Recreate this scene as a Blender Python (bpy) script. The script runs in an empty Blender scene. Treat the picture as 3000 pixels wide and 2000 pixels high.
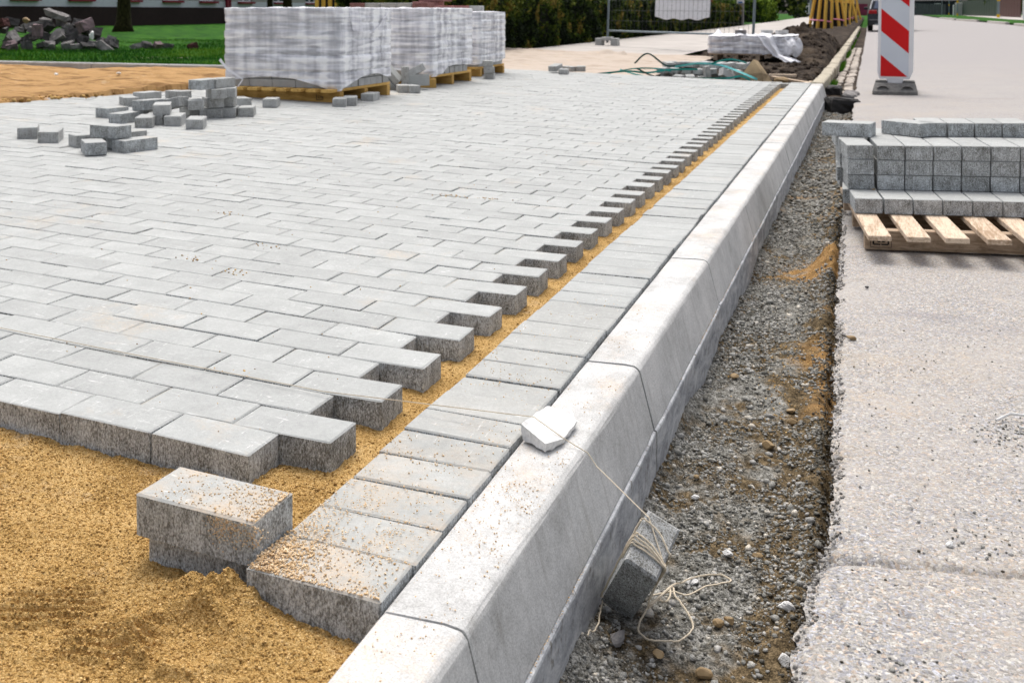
import bpy, math, random
import numpy as np
from mathutils import Matrix, Vector
random.seed(7)
rng = np.random.default_rng(11)
scene = bpy.context.scene
C = scene.collection

# ------------------------------------------------------------------ camera
cd = bpy.data.cameras.new('camera'); cam = bpy.data.objects.new('camera', cd); C.objects.link(cam)
cd.sensor_width = 36.0; cd.lens = 36.48
cd.shift_x = 0.0841; cd.shift_y = -0.2837
cd.clip_start = 0.05; cd.clip_end = 900
yaw, pitch = -0.404, 0.037
f = Vector((math.sin(yaw)*math.cos(pitch), math.cos(yaw)*math.cos(pitch), -math.sin(pitch)))
r = Vector((math.cos(yaw), -math.sin(yaw), 0)); u = r.cross(f)
cam.matrix_world = Matrix(((r.x, u.x, -f.x, 0.5447), (r.y, u.y, -f.y, -1.1386), (r.z, u.z, -f.z, 0.7318), (0, 0, 0, 1)))
cd.dof.use_dof = True; cd.dof.focus_distance = 2.1; cd.dof.aperture_fstop = 11.0
scene.camera = cam

# ------------------------------------------------------------------ light
SUN_EL, SUN_AZ = math.radians(66), math.radians(-28)      # azimuth clockwise from +Y
w = bpy.data.worlds.new('World'); scene.world = w; w.use_nodes = True
nt = w.node_tree; bg = nt.nodes['Background']
sky = nt.nodes.new('ShaderNodeTexSky'); sky.sky_type = 'NISHITA'; sky.sun_disc = False
sky.sun_elevation = SUN_EL; sky.sun_rotation = SUN_AZ
sky.air_density = 0.8; sky.dust_density = 6.0; sky.ozone_density = 0.6
hs = nt.nodes.new('ShaderNodeHueSaturation'); hs.inputs['Saturation'].default_value = 0.42      # thin high overcast
nt.links.new(sky.outputs[0], hs.inputs['Color']); nt.links.new(hs.outputs[0], bg.inputs[0]); bg.inputs[1].default_value = 0.15
sd = bpy.data.lights.new('sun', 'SUN'); sd.energy = 0.78; sd.angle = math.radians(28); sd.color = (1.0, 0.965, 0.91)
so = bpy.data.objects.new('sun', sd); C.objects.link(so)
d = Vector((math.sin(SUN_AZ)*math.cos(SUN_EL), math.cos(SUN_AZ)*math.cos(SUN_EL), math.sin(SUN_EL)))
so.rotation_euler = d.to_track_quat('Z', 'Y').to_euler()
scene.view_settings.view_transform = 'Standard'; scene.view_settings.look = 'None'
scene.view_settings.exposure = 0.61; scene.view_settings.gamma = 1.0
scene.view_settings.use_curve_mapping = False

# ------------------------------------------------------------------ node helpers
class Mat:
    def __init__(s, name, rough=0.85, spec=0.3):
        s.m = bpy.data.materials.new(name); s.m.use_nodes = True
        s.nt = s.m.node_tree; s.b = s.nt.nodes['Principled BSDF']
        s.b.inputs['Roughness'].default_value = rough
        s.b.inputs['Specular IOR Level'].default_value = spec
        s.pos = s.nt.nodes.new('ShaderNodeNewGeometry').outputs['Position']
    def n(s, t): return s.nt.nodes.new(t)
    def own(s):                                                     # every block gets its own patch of the texture
        k = s.math('ADD', s.math('MULTIPLY', s.rnd(), 37.0), s.math('MULTIPLY', s.attr('tone'), 23.0))
        c = s.n('ShaderNodeCombineXYZ'); s.l(k, c.inputs[0]); s.l(s.math('MULTIPLY', k, 1.7), c.inputs[1]); s.l(s.math('MULTIPLY', k, -0.6), c.inputs[2])
        a = s.n('ShaderNodeVectorMath'); a.operation = 'ADD'; s.l(s.pos, a.inputs[0]); s.l(c.outputs[0], a.inputs[1]); s.pos0 = s.pos; s.pos = a.outputs[0]
    def l(s, a, b): s.nt.links.new(a, b)
    def map(s, scale=(1, 1, 1), rot=(0, 0, 0), vec=None):
        m = s.n('ShaderNodeMapping'); m.inputs['Scale'].default_value = scale; m.inputs['Rotation'].default_value = rot
        s.l(vec or s.pos, m.inputs[0]); return m.outputs[0]
    def noise(s, scale, detail=3, vec=None, rough=0.55, dist=0.0):
        m = s.n('ShaderNodeTexNoise'); m.inputs['Scale'].default_value = scale; m.inputs['Detail'].default_value = detail
        m.inputs['Roughness'].default_value = rough; m.inputs['Distortion'].default_value = dist
        s.l(vec or s.pos, m.inputs['Vector']); return m.outputs[0]
    def vor(s, scale, vec=None, feature='F1', out='Distance', rnd=1.0):
        m = s.n('ShaderNodeTexVoronoi'); m.feature = feature; m.inputs['Scale'].default_value = scale
        m.inputs['Randomness'].default_value = rnd
        s.l(vec or s.pos, m.inputs['Vector']); return m.outputs[out]
    def ramp(s, fac, stops, interp='LINEAR'):
        m = s.n('ShaderNodeValToRGB'); m.color_ramp.interpolation = interp
        e = m.color_ramp.elements
        while len(e) < len(stops): e.new(0.5)
        for x, (p, c) in zip(e, stops):
            x.position = p; x.color = (c, c, c, 1) if isinstance(c, (int, float)) else (*c, 1)
        s.l(fac, m.inputs[0]); return m.outputs[0]
    def mix(s, fac, a, b, mode='MIX'):
        m = s.n('ShaderNodeMix'); m.data_type = 'RGBA'; m.blend_type = mode
        for sock, v in ((m.inputs[0], fac), (m.inputs[6], a), (m.inputs[7], b)):
            if isinstance(v, (int, float)): sock.default_value = v if sock == m.inputs[0] else (v, v, v, 1)
            elif isinstance(v, tuple): sock.default_value = (*v, 1)
            else: s.l(v, sock)
        return m.outputs[2]
    def math(s, op, a, b=0.0, c=None):
        m = s.n('ShaderNodeMath'); m.operation = op
        for i, v in enumerate((a, b) + ((c,) if c is not None else ())):
            if isinstance(v, (int, float)): m.inputs[i].default_value = v
            else: s.l(v, m.inputs[i])
        return m.outputs[0]
    def attr(s, name, out='Fac'):
        m = s.n('ShaderNodeAttribute'); m.attribute_name = name; return m.outputs[out]
    def rnd(s): return s.n('ShaderNodeObjectInfo').outputs['Random']
    def xyz(s, vec=None):
        m = s.n('ShaderNodeSeparateXYZ'); s.l(vec or s.pos, m.inputs[0]); return m.outputs
    def bump(s, h, strength=0.5, dist=0.002, normal=None):
        m = s.n('ShaderNodeBump'); m.inputs['Strength'].default_value = strength; m.inputs['Distance'].default_value = dist
        s.l(h, m.inputs['Height'])
        if normal is not None: s.l(normal, m.inputs['Normal'])
        return m.outputs[0]
    def out(s, col, normal=None, rough=None):
        if isinstance(col, tuple): s.b.inputs['Base Color'].default_value = (*col, 1)
        else: s.l(col, s.b.inputs['Base Color'])
        if normal is not None: s.l(normal, s.b.inputs['Normal'])
        if rough is not None: s.l(rough, s.b.inputs['Roughness'])
        return s.m

def M_paver_top(name, base, sand=0.0):
    m = Mat(name, 0.88, 0.25); m.own()
    tone = m.math('ADD', m.math('MULTIPLY', m.rnd(), 1.0), m.attr('tone'))
    tone = m.math('FRACT', tone)
    blot = m.noise(14, 4); fine = m.noise(700, 2); mid = m.noise(130, 3, rough=0.7)
    v = m.math('ADD', m.math('MULTIPLY', tone, 0.13), m.math('MULTIPLY', blot, 0.45))
    v = m.math('ADD', v, 0.035)
    v = m.math('ADD', v, m.math('MULTIPLY', fine, 0.55)); v = m.math('ADD', v, m.math('MULTIPLY', mid, 0.45))
    b = np.array(base)
    col = m.ramp(m.math('MULTIPLY', v, 0.62), [(0.25, tuple(b*0.52)), (0.42, tuple(b*0.86)), (0.55, tuple(b*1.03)), (0.72, tuple(b*1.35))])
    # rubbed lime scratches and pale bloom
    sc = m.noise(22, 5, vec=m.map((1.0, 7.5, 1), (0, 0, 0.55)), rough=0.65, dist=0.6)
    sc2 = m.noise(30, 5, vec=m.map((7.0, 1.2, 1), (0, 0, 1.2)), rough=0.65, dist=0.4)
    s1 = m.ramp(m.math('MAXIMUM', sc, sc2), [(0.62, 0.0), (0.70, 1.0)])
    s1 = m.math('MULTIPLY', s1, m.ramp(m.noise(5, 2), [(0.38, 0.0), (0.56, 0.8)]))
    col = m.mix(s1, col, (0.72, 0.72, 0.71))
    pores = m.ramp(m.vor(420), [(0.0, 1.0), (0.13, 0.0)])
    pores = m.math('MULTIPLY', pores, m.ramp(m.noise(60, 2), [(0.5, 0.0), (0.65, 0.8)]))
    col = m.mix(pores, col, (0.16, 0.15, 0.14))
    # wind-blown sand film, stronger where sand was swept
    sn = m.ramp(m.noise(2.2, 6, rough=0.75, vec=m.pos0), [(0.58, 0.0), (0.72, 0.55)])
    sn = m.math('MULTIPLY', sn, m.ramp(m.noise(160, 2), [(0.4, 0.2), (0.6, 1.0)]))
    col = m.mix(sn, col, (0.56, 0.42, 0.27))
    if sand:
        yy = m.xyz(m.pos0)[1]
        k = m.math('MULTIPLY', m.ramp(m.math('MULTIPLY', m.math('ADD', yy, 0.2), 0.8), [(0.1, 1.0), (0.75, 0.0)]), m.ramp(m.noise(9, 5, rough=0.7, vec=m.pos0), [(0.44, 0.0), (0.62, 0.8)]))
        k = m.math('MULTIPLY', k, m.ramp(m.noise(260, 3, rough=0.7, vec=m.pos0), [(0.36, 0.25), (0.6, 1.0)]))
        col = m.mix(m.math('MULTIPLY', k, sand), col, (0.58, 0.43, 0.28))
    h = m.math('ADD', m.math('MULTIPLY', fine, 0.5), m.math('MULTIPLY', mid, 1.0))
    return m.out(col, m.bump(h, 0.55, 0.0012))

def M_paver_side(name, base, soft=1.0):
    m = Mat(name, 0.9, 0.2); m.own()
    st = m.noise(150, 4, vec=m.map((1.5, 1.5, 0.22)), rough=0.7)
    sp = m.noise(420, 3, rough=0.75, vec=m.map((1, 1, 0.5))); bl = m.noise(26, 4, vec=m.map((1, 1, 0.8)))
    v = m.math('ADD', m.math('MULTIPLY', st, 0.30), m.math('MULTIPLY', sp, 0.86))
    v = m.math('ADD', v, m.math('MULTIPLY', bl, 0.28)); v = m.math('ADD', v, m.math('MULTIPLY', m.rnd(), 0.05))
    b = np.array(base)
    col = m.ramp(m.math('MULTIPLY', v, 0.7), [(0.40, tuple(b*np.array([0.32, 0.305, 0.26]))), (0.475, tuple(b*np.array([0.72, 0.70, 0.66]))), (0.53, tuple(b*1.18)), (0.61, tuple(b*2.1*soft))])
    return m.out(col, m.bump(v, 0.9, 0.003))

def M_kerb(name, face=False):
    m = Mat(name, 0.82, 0.3)
    bl = m.noise(5, 5, rough=0.65); fine = m.noise(500, 2); mid = m.noise(60, 4)
    v = m.math('ADD', m.math('MULTIPLY', bl, 0.6), m.math('ADD', m.math('MULTIPLY', fine, 0.2), m.math('MULTIPLY', mid, 0.2)))
    col = m.ramp(v, [(0.36, (0.35, 0.345, 0.33)), (0.48, (0.49, 0.49, 0.48)), (0.60, (0.60, 0.595, 0.58))])
    # streaks running down the battered face
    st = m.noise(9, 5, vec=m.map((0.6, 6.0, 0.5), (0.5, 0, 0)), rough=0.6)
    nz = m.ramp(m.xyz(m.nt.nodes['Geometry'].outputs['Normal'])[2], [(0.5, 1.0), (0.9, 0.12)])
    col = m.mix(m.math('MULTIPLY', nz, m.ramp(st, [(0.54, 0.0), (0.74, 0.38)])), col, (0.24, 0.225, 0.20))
    pit = m.ramp(m.vor(190), [(0.0, 1.0), (0.16, 0.0)])
    pit = m.math('MULTIPLY', pit, m.ramp(m.noise(28, 4), [(0.44, 0.0), (0.56, 0.9)]))
    grey = m.noise(330, 3, rough=0.8); col = m.mix(0.55, col, m.ramp(grey, [(0.36, 0.55), (0.5, 1.0), (0.62, 1.25)]), 'MULTIPLY')
    col = m.mix(pit, col, (0.09, 0.085, 0.08))
    sn = m.math('MULTIPLY', m.ramp(m.noise(3.3, 6, rough=0.75), [(0.5, 0.0), (0.7, 0.55)]), m.ramp(m.xyz(m.nt.nodes['Geometry'].outputs['Normal'])[2], [(0.6, 0.0), (0.95, 1.0)]))
    sn = m.math('MULTIPLY', sn, m.ramp(m.noise(230, 2), [(0.38, 0.1), (0.6, 1.0)]))
    col = m.mix(sn, col, (0.62, 0.44, 0.27))
    h = m.math('SUBTRACT', m.math('MULTIPLY', fine, 0.4), pit)
    return m.out(col, m.bump(h, 0.5, 0.0012))

def M_kerb_foot():
    m = Mat('kerb_foot_concrete', 0.8, 0.3)
    st = m.noise(7, 6, vec=m.map((1, 1.3, 3.0), (0.9, 0, 0)), rough=0.7, dist=0.8); fine = m.noise(260, 3)
    v = m.math('ADD', m.math('MULTIPLY', st, 0.75), m.math('MULTIPLY', fine, 0.25))
    col = m.ramp(v, [(0.34, (0.18, 0.18, 0.185)), (0.45, (0.34, 0.35, 0.37)), (0.55, (0.50, 0.51, 0.52)), (0.66, (0.66, 0.66, 0.65))])
    sp = m.math('MULTIPLY', m.ramp(m.noise(90, 3, vec=m.map((1, 1, 0.5))), [(0.56, 0.0), (0.66, 1.0)]), m.ramp(m.noise(7, 3), [(0.42, 0.1), (0.6, 0.9)]))
    col = m.mix(sp, col, (0.12, 0.10, 0.07))
    return m.out(col, m.bump(v, 0.6, 0.003))

def M_sand(name, dark, mid_, light, bump=1.0, big=1.0, darkened=0.0):
    m = Mat(name, 0.95, 0.15)
    g = m.noise(520, 2, rough=0.7); g2 = m.noise(190, 3, rough=0.7); bl = m.noise(7, 5)
    v = m.math('ADD', m.math('MULTIPLY', g, 0.40), m.math('MULTIPLY', g2, 0.42))
    v = m.math('ADD', v, m.math('MULTIPLY', bl, 0.22*big))
    col = m.ramp(v, [(0.40, dark), (0.50, mid_), (0.60, light)])
    dry = m.ramp(m.noise(5.5, 5, rough=0.7), [(0.60, 0.0), (0.70, 0.5)])
    col = m.mix(dry, col, (0.62, 0.47, 0.30))
    if darkened:
        dp = m.ramp(m.noise(1.0, 6, vec=m.map((1.3, 6.0, 1)), rough=0.72), [(0.50, 0.0), (0.60, darkened)])  # furrow shade put into the sand colour as dark stretched streaks
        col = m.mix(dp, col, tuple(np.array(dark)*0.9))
    h = m.math('ADD', g, m.math('MULTIPLY', g2, 1.3))
    return m.out(col, m.bump(h, 0.9*bump, 0.004))

def M_tone(name, stops, rough=0.9, scale=260, amt=0.5, spec=0.2, bump=0.5):
    m = Mat(name, rough, spec)
    v = m.math('ADD', m.attr('tone'), m.math('MULTIPLY', m.math('SUBTRACT', m.noise(scale, 3), 0.5), amt))
    n = m.noise(scale*1.5, 2)
    return m.out(m.ramp(v, stops), m.bump(n, bump, 0.002))

def M_asphalt():
    m = Mat('worn_asphalt', 0.85, 0.3)
    vec = m.map((1, 1, 1))
    mm = m.n('ShaderNodeTexNoise'); mm.inputs['Scale'].default_value = 55; m.l(m.pos, mm.inputs['Vector'])
    vadd = m.n('ShaderNodeVectorMath'); vadd.operation = 'MULTIPLY_ADD'; m.l(mm.outputs[1], vadd.inputs[0]); vadd.inputs[1].default_value = (0.014,)*3; m.l(m.pos, vadd.inputs[2])
    cell = m.vor(230, vec=vadd.outputs[0], out='Color'); cr = m.xyz(cell)
    dist = m.vor(230, vec=vadd.outputs[0])
    col = m.ramp(cr[0], [(0.0, (0.15, 0.145, 0.145)), (0.2, (0.295, 0.285, 0.27)), (0.6, (0.36, 0.345, 0.325)), (0.85, (0.44, 0.425, 0.40)), (0.98, (0.60, 0.585, 0.56))])
    tint = m.ramp(cr[1], [(0.0, (0.85, 0.9, 1.05)), (0.3, (1.0, 1.0, 1.0)), (0.7, (1.0, 1.0, 1.0)), (0.86, (1.12, 0.96, 0.84)), (1.0, (1.12, 0.86, 0.82))], 'CONSTANT')
    col = m.mix(1.0, col, tint, 'MULTIPLY')
    grit = m.noise(420, 3, rough=0.75)
    col = m.mix(0.75, col, m.ramp(grit, [(0.36, 0.38), (0.5, 0.98), (0.66, 1.3)]), 'MULTIPLY')
    bl = m.noise(2.3, 5, rough=0.6)
    col = m.mix(m.ramp(bl, [(0.36, 0.0), (0.70, 0.6)]), col, (0.40, 0.375, 0.35))
    darkened = m.ramp(m.noise(1.7, 6, vec=m.map((0.55, 1.6, 1)), rough=0.7), [(0.57, 0.0), (0.72, 0.5)])  # damp areas of the road
    col = m.mix(darkened, col, (0.20, 0.19, 0.205))
    sn = m.math('MULTIPLY', m.ramp(m.noise(3.0, 6, rough=0.8), [(0.56, 0.0), (0.72, 0.75)]), m.ramp(m.noise(120, 3), [(0.42, 0.0), (0.62, 1.0)]))
    col = m.mix(sn, col, (0.55, 0.40, 0.24))
    x = m.xyz()
    stain = m.math('MULTIPLY', m.ramp(m.noise(1.1, 6, vec=m.map((0.7, 1.5, 1)), rough=0.75), [(0.50, 0.0), (0.68, 0.45)]), m.ramp(m.noise(70, 3), [(0.40, 0.35), (0.6, 1.0)]))
    col = m.mix(stain, col, (0.42, 0.345, 0.25))
    far = m.ramp(m.math('MULTIPLY', x[1], 0.01), [(0.03, 0.0), (0.2, 0.8)])
    col = m.mix(far, col, (0.30, 0.285, 0.29))
    h = m.math('ADD', m.math('MULTIPLY', m.math('SUBTRACT', 1.0, dist), 0.9), m.math('MULTIPLY', grit, 0.8))
    return m.out(m.mix(1.0, col, (1.0, 0.985, 0.955), 'MULTIPLY'), m.bump(h, 0.38, 0.0018))

def M_asphalt_edge():
    m = Mat('broken_asphalt_edge', 0.95, 0.15)
    v = m.math('ADD', m.math('MULTIPLY', m.noise(70, 4, rough=0.7), 0.6), m.math('MULTIPLY', m.vor(120), 0.6))
    col = m.ramp(v, [(0.35, (0.018, 0.015, 0.012)), (0.55, (0.055, 0.045, 0.034)), (0.8, (0.16, 0.14, 0.115))])
    return m.out(col, m.bump(v, 1.0, 0.008))

def M_trench():
    m = Mat('trench_bottom_gravel_and_soil', 0.95, 0.2)
    fine = m.noise(300, 3, rough=0.75); mid = m.noise(60, 4, rough=0.7)
    v = m.math('ADD', m.math('MULTIPLY', fine, 0.5), m.math('MULTIPLY', mid, 0.5))
    gravel = m.ramp(v, [(0.40, (0.035, 0.032, 0.026)), (0.5, (0.17, 0.165, 0.145)), (0.60, (0.42, 0.41, 0.38))])
    soil = m.ramp(v, [(0.40, (0.016, 0.011, 0.005)), (0.5, (0.095, 0.068, 0.035)), (0.62, (0.27, 0.20, 0.115))])
    sand = m.ramp(v, [(0.38, (0.15, 0.085, 0.03)), (0.52, (0.33, 0.19, 0.07)), (0.66, (0.5, 0.32, 0.14))])
    x = m.xyz()
    k = m.noise(6, 5, rough=0.65)
    wall = m.ramp(x[0], [(0.36, 0.0), (0.46, 0.35)])
    col = m.mix(m.ramp(m.math('ADD', k, wall), [(0.45, 0.0), (0.56, 1.0)]), gravel, soil)
    sp = m.noise(2.2, 5, rough=0.6)
    sp = m.math('MULTIPLY', m.ramp(sp, [(0.60, 0.0), (0.66, 0.7)]), m.ramp(m.noise(40, 4), [(0.42, 0.0), (0.6, 1.0)]))
    col = m.mix(sp, col, sand)
    col = m.mix(m.ramp(m.attr('sandy'), [(0.25, 0.0), (0.6, 1.0)]), col, sand)
    return m.out(col, m.bump(v, 1.0, 0.006))

def M_wood(name, c0, c1, axis=0, dirt=0.3):
    m = Mat(name, 0.75, 0.25)
    sc = [14, 14, 14]; sc[axis] = 1.2
    g = m.noise(4, 5, vec=m.map(tuple(sc)), rough=0.6, dist=0.8); fine = m.noise(16, 3, vec=m.map(tuple(sc)))
    v = m.math('ADD', m.math('MULTIPLY', g, 0.6), m.math('MULTIPLY', fine, 0.4))
    v = m.math('ADD', v, m.math('MULTIPLY', m.rnd(), 0.10))
    col = m.ramp(v, [(0.42, c0), (0.62, c1)])
    dt = m.ramp(m.noise(35, 5, rough=0.75), [(0.54, 0.0), (0.72, dirt)])
    col = m.mix(dt, col, tuple(np.array(c0)*0.3))
    return m.out(col, m.bump(v, 0.4, 0.002))

def M_flat(name, c, rough=0.7, var=0.15, scale=6, spec=0.3, bump=0.0, metal=0.0):
    m = Mat(name, rough, spec)
    a = np.array(c); n = m.noise(scale, 4)
    m.b.inputs['Metallic'].default_value = metal
    col = m.ramp(n, [(0.3, tuple(a*(1-var))), (0.7, tuple(np.minimum(a*(1+var), 0.95)))])
    return m.out(col, m.bump(m.noise(scale*8, 3), bump, 0.005) if bump else None)

def M_soil():
    m = Mat('dark_dug_soil', 0.97, 0.1)
    a = m.noise(9, 6, rough=0.7); b = m.noise(60, 4, rough=0.7)
    v = m.math('ADD', m.math('MULTIPLY', a, 0.55), m.math('MULTIPLY', b, 0.45))
    col = m.ramp(v, [(0.40, (0.007, 0.005, 0.004)), (0.5, (0.032, 0.023, 0.017)), (0.62, (0.10, 0.078, 0.058))])
    dry = m.ramp(m.xyz()[1], [(0.0, 0.0), (1.0, 0.0)])
    pale = m.ramp(m.noise(1.3, 5), [(0.52, 0.0), (0.68, 0.35)])
    col = m.mix(pale, col, (0.20, 0.155, 0.11))
    return m.out(col, m.bump(v, 1.0, 0.03))

def M_grass_ground():
    m = Mat('lawn_ground', 0.95, 0.1)
    v = m.math('ADD', m.math('MULTIPLY', m.noise(2.5, 5), 0.6), m.math('MULTIPLY', m.noise(40, 4, rough=0.7), 0.4))
    col = m.ramp(v, [(0.38, (0.005, 0.024, 0.002)), (0.5, (0.016, 0.088, 0.003)), (0.64, (0.055, 0.15, 0.006))])
    return m.out(col, m.bump(v, 1.0, 0.04))

def M_film():
    m = Mat('stretch_film', 0.20, 0.6)
    st = m.noise(4, 2, vec=m.map((0.5, 0.5, 9)), rough=0.5, dist=0.3)
    fold = m.noise(3, 2, vec=m.map((1, 1, 6), (0.22, 0.16, 0)), rough=0.5, dist=1.0)
    vert = m.noise(11, 2, vec=m.map((1, 1, 0.10)))
    v = m.math('ADD', m.math('MULTIPLY', st, 0.30), m.math('ADD', m.math('MULTIPLY', fold, 0.30), m.math('MULTIPLY', vert, 0.40)))
    col = m.ramp(v, [(0.38, (0.80, 0.80, 0.88)), (0.5, (0.90, 0.90, 0.95)), (0.56, (0.97, 0.97, 0.98))])
    a = m.ramp(v, [(0.40, 0.42), (0.49, 0.75), (0.56, 1.0)])
    m.l(a, m.b.inputs['Alpha'])
    return m.out(col, m.bump(v, 0.5, 0.010))

T = {}
T['top'] = M_paver_top('paver_face_concrete', (0.385, 0.395, 0.385))
T['top_s'] = M_paver_top('sandy_paver_face_concrete', (0.375, 0.38, 0.365), 0.9)
T['side'] = M_paver_side('paver_side_concrete', (0.325, 0.340, 0.345))
T['oldside'] = M_paver_side('paver_pale_side_concrete', (0.38, 0.385, 0.38), 0.6)
T['redtop'] = M_paver_top('red_paver_face', (0.42, 0.13, 0.11)); T['redside'] = M_paver_side('red_paver_side', (0.24, 0.12, 0.115))
T['kerb'] = M_kerb('kerb_concrete'); T['kfoot'] = M_kerb_foot()
T['sand'] = M_sand('bedding_sand', (0.14, 0.075, 0.020), (0.45, 0.270, 0.086), (0.68, 0.46, 0.20))
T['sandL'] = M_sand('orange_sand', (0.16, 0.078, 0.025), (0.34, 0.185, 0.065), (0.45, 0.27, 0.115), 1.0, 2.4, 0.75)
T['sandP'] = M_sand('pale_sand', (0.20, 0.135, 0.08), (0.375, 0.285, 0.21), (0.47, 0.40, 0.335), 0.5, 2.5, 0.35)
T['grain'] = M_tone('sand_grain', [(0.0, (0.46, 0.29, 0.13)), (0.5, (0.70, 0.50, 0.29)), (1.0, (0.85, 0.70, 0.50))], amt=0.2)
T['clump'] = M_tone('sand_clump', [(0.0, (0.16, 0.085, 0.022)), (0.5, (0.47, 0.285, 0.092)), (1.0, (0.74, 0.52, 0.24))], amt=0.3)
T['pebble'] = M_tone('gravel_stone', [(0.0, (0.06, 0.05, 0.035)), (0.3, (0.17, 0.165, 0.145)), (0.65, (0.34, 0.335, 0.31)), (0.9, (0.52, 0.51, 0.49)), (1.0, (0.66, 0.60, 0.50))], amt=0.8, scale=420, bump=1.0)
T['aggr'] = M_tone('asphalt_aggregate', [(0.0, (0.03, 0.026, 0.022)), (0.35, (0.21, 0.195, 0.175)), (0.7, (0.33, 0.315, 0.295)), (1.0, (0.50, 0.48, 0.45))], amt=0.5, scale=300, bump=1.0)
T['tanstone'] = M_tone('tan_stone', [(0.0, (0.30, 0.21, 0.11)), (0.5, (0.50, 0.40, 0.26)), (1.0, (0.66, 0.58, 0.45))], rough=0.6, amt=0.4, scale=60)
T['asphalt'] = M_asphalt(); T['aedge'] = M_asphalt_edge(); T['trench'] = M_trench()
T['wood'] = M_wood('pallet_board_wood', (0.36, 0.25, 0.16), (0.66, 0.53, 0.40), 1, 0.55)
T['woodx'] = M_wood('pallet_stringer_wood', (0.24, 0.17, 0.11), (0.46, 0.35, 0.25), 0, 0.5)
T['yw'] = M_wood('yellow_pallet_board_wood', (0.46, 0.24, 0.05), (0.72, 0.46, 0.14), 1, 0.15)
T['ywx'] = M_wood('yellow_pallet_stringer_wood', (0.34, 0.19, 0.045), (0.58, 0.36, 0.11), 0, 0.2)
T['stake'] = M_wood('yellow_stake_wood', (0.55, 0.30, 0.04), (0.80, 0.50, 0.10), 2, 0.1)
T['film'] = M_film()
T['whitestone'] = M_flat('white_broken_stone', (0.74, 0.735, 0.72), 0.95, 0.16, 130, 0.1, 0.4)
T['sheetw'] = M_flat('white_plastic_sheet', (0.80, 0.80, 0.83), 0.4, 0.08, 20, 0.4, 0.6)
T['soil'] = M_soil(); T['grassg'] = M_grass_ground()
T['blade'] = M_tone('grass_blade', [(0.0, (0.006, 0.04, 0.002)), (0.5, (0.028, 0.15, 0.004)), (1.0, (0.14, 0.25, 0.012))], amt=0.1, scale=5)
T['leaf'] = M_tone('hedge_leaf', [(0.0, (0.006, 0.013, 0.003)), (0.45, (0.035, 0.062, 0.007)), (0.8, (0.10, 0.125, 0.014)), (1.0, (0.19, 0.14, 0.03))], amt=0.2, scale=3)
T['leafb'] = M_tone('bright_bush_leaf', [(0.0, (0.03, 0.07, 0.005)), (1.0, (0.16, 0.24, 0.02))], amt=0.2, scale=3)
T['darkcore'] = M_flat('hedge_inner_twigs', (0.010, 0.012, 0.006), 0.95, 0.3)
T['string'] = M_flat('natural_twine', (0.60, 0.52, 0.40), 0.9, 0.15, 300)
T['mark'] = M_flat('dark_stamp_ink', (0.03, 0.028, 0.025), 0.9, 0.2, 200)
T['red'] = M_flat('reflective_red', (0.62, 0.004, 0.006), 0.35, 0.04)
T['white'] = M_flat('reflective_white', (0.62, 0.66, 0.72), 0.35, 0.03)
T['whitepl'] = M_flat('white_plastic', (0.80, 0.79, 0.80), 0.4, 0.03)
T['rubber'] = M_flat('dusty_recycled_rubber', (0.17, 0.165, 0.155), 0.85, 0.25, 30, 0.2, 0.4)
T['dust'] = M_sand('grey_joint_sand', (0.17, 0.155, 0.13), (0.31, 0.295, 0.265), (0.40, 0.385, 0.35), 0.5, 2.0)
T['rock'] = M_flat('whitish_rock', (0.86, 0.85, 0.83), 0.9, 0.12, 60, 0.2, 1.0)
T['rockb'] = M_flat('brown_limestone', (0.33, 0.25, 0.15), 0.9, 0.45, 5, 0.2, 1.0)
T['rub0'] = M_flat('dark_broken_concrete', (0.085, 0.08, 0.08), 0.9, 0.45, 9, 0.2, 1.0)
T['rub1'] = M_flat('grey_broken_concrete', (0.19, 0.18, 0.175), 0.9, 0.4, 9, 0.2, 1.0)
T['rub2'] = M_flat('purplish_broken_block', (0.20, 0.145, 0.155), 0.9, 0.35, 9, 0.2, 1.0)
T['rub3'] = M_flat('dark_red_broken_block', (0.075, 0.03, 0.028), 0.9, 0.3, 9, 0.2, 1.0)
T['greystone'] = M_flat('pale_cast_concrete', (0.42, 0.42, 0.41), 0.85, 0.15, 12, 0.2, 0.5)
T['oldkerb'] = M_flat('weathered_kerb', (0.40, 0.36, 0.28), 0.9, 0.25, 12, 0.2, 0.6)
T['cobble'] = M_flat('pale_worn_cobble', (0.42, 0.37, 0.32), 0.9, 0.3, 15, 0.2, 0.6)
T['blackstone'] = M_flat('wet_black_stone', (0.022, 0.02, 0.019), 0.7, 0.5, 20, 0.4, 0.8)
T['walk'] = M_flat('pale_pavement', (0.43, 0.40, 0.37), 0.9, 0.14, 1.2, 0.2, 0.2)
T['metal'] = M_flat('galvanised_steel', (0.20, 0.24, 0.26), 0.5, 0.15, 30, 0.5, 0, 0.5)
T['wire'] = M_flat('dull_wire', (0.07, 0.08, 0.075), 0.6, 0.1)
T['strap'] = M_flat('green_packing_strap', (0.01, 0.22, 0.19), 0.35, 0.3, 20)
T['strapd'] = M_flat('dark_green_packing_strap', (0.008, 0.05, 0.04), 0.35, 0.3, 20)
T['strapl'] = M_flat('pale_turquoise_packing_strap', (0.13, 0.50, 0.50), 0.35, 0.2, 20)
T['plinth'] = M_flat('dark_brown_plinth_paint', (0.016, 0.007, 0.006), 0.8, 0.2)
T['wallw'] = M_flat('pale_blue_white_render', (0.52, 0.55, 0.60), 0.9, 0.05)
T['wallg'] = M_flat('grey_beige_render', (0.30, 0.30, 0.28), 0.9, 0.06)
T['burg'] = M_flat('burgundy_painted_metal', (0.20, 0.012, 0.03), 0.45, 0.1)
T['winf'] = M_flat('white_window_frame', (0.7, 0.72, 0.72), 0.5, 0.05)
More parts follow.
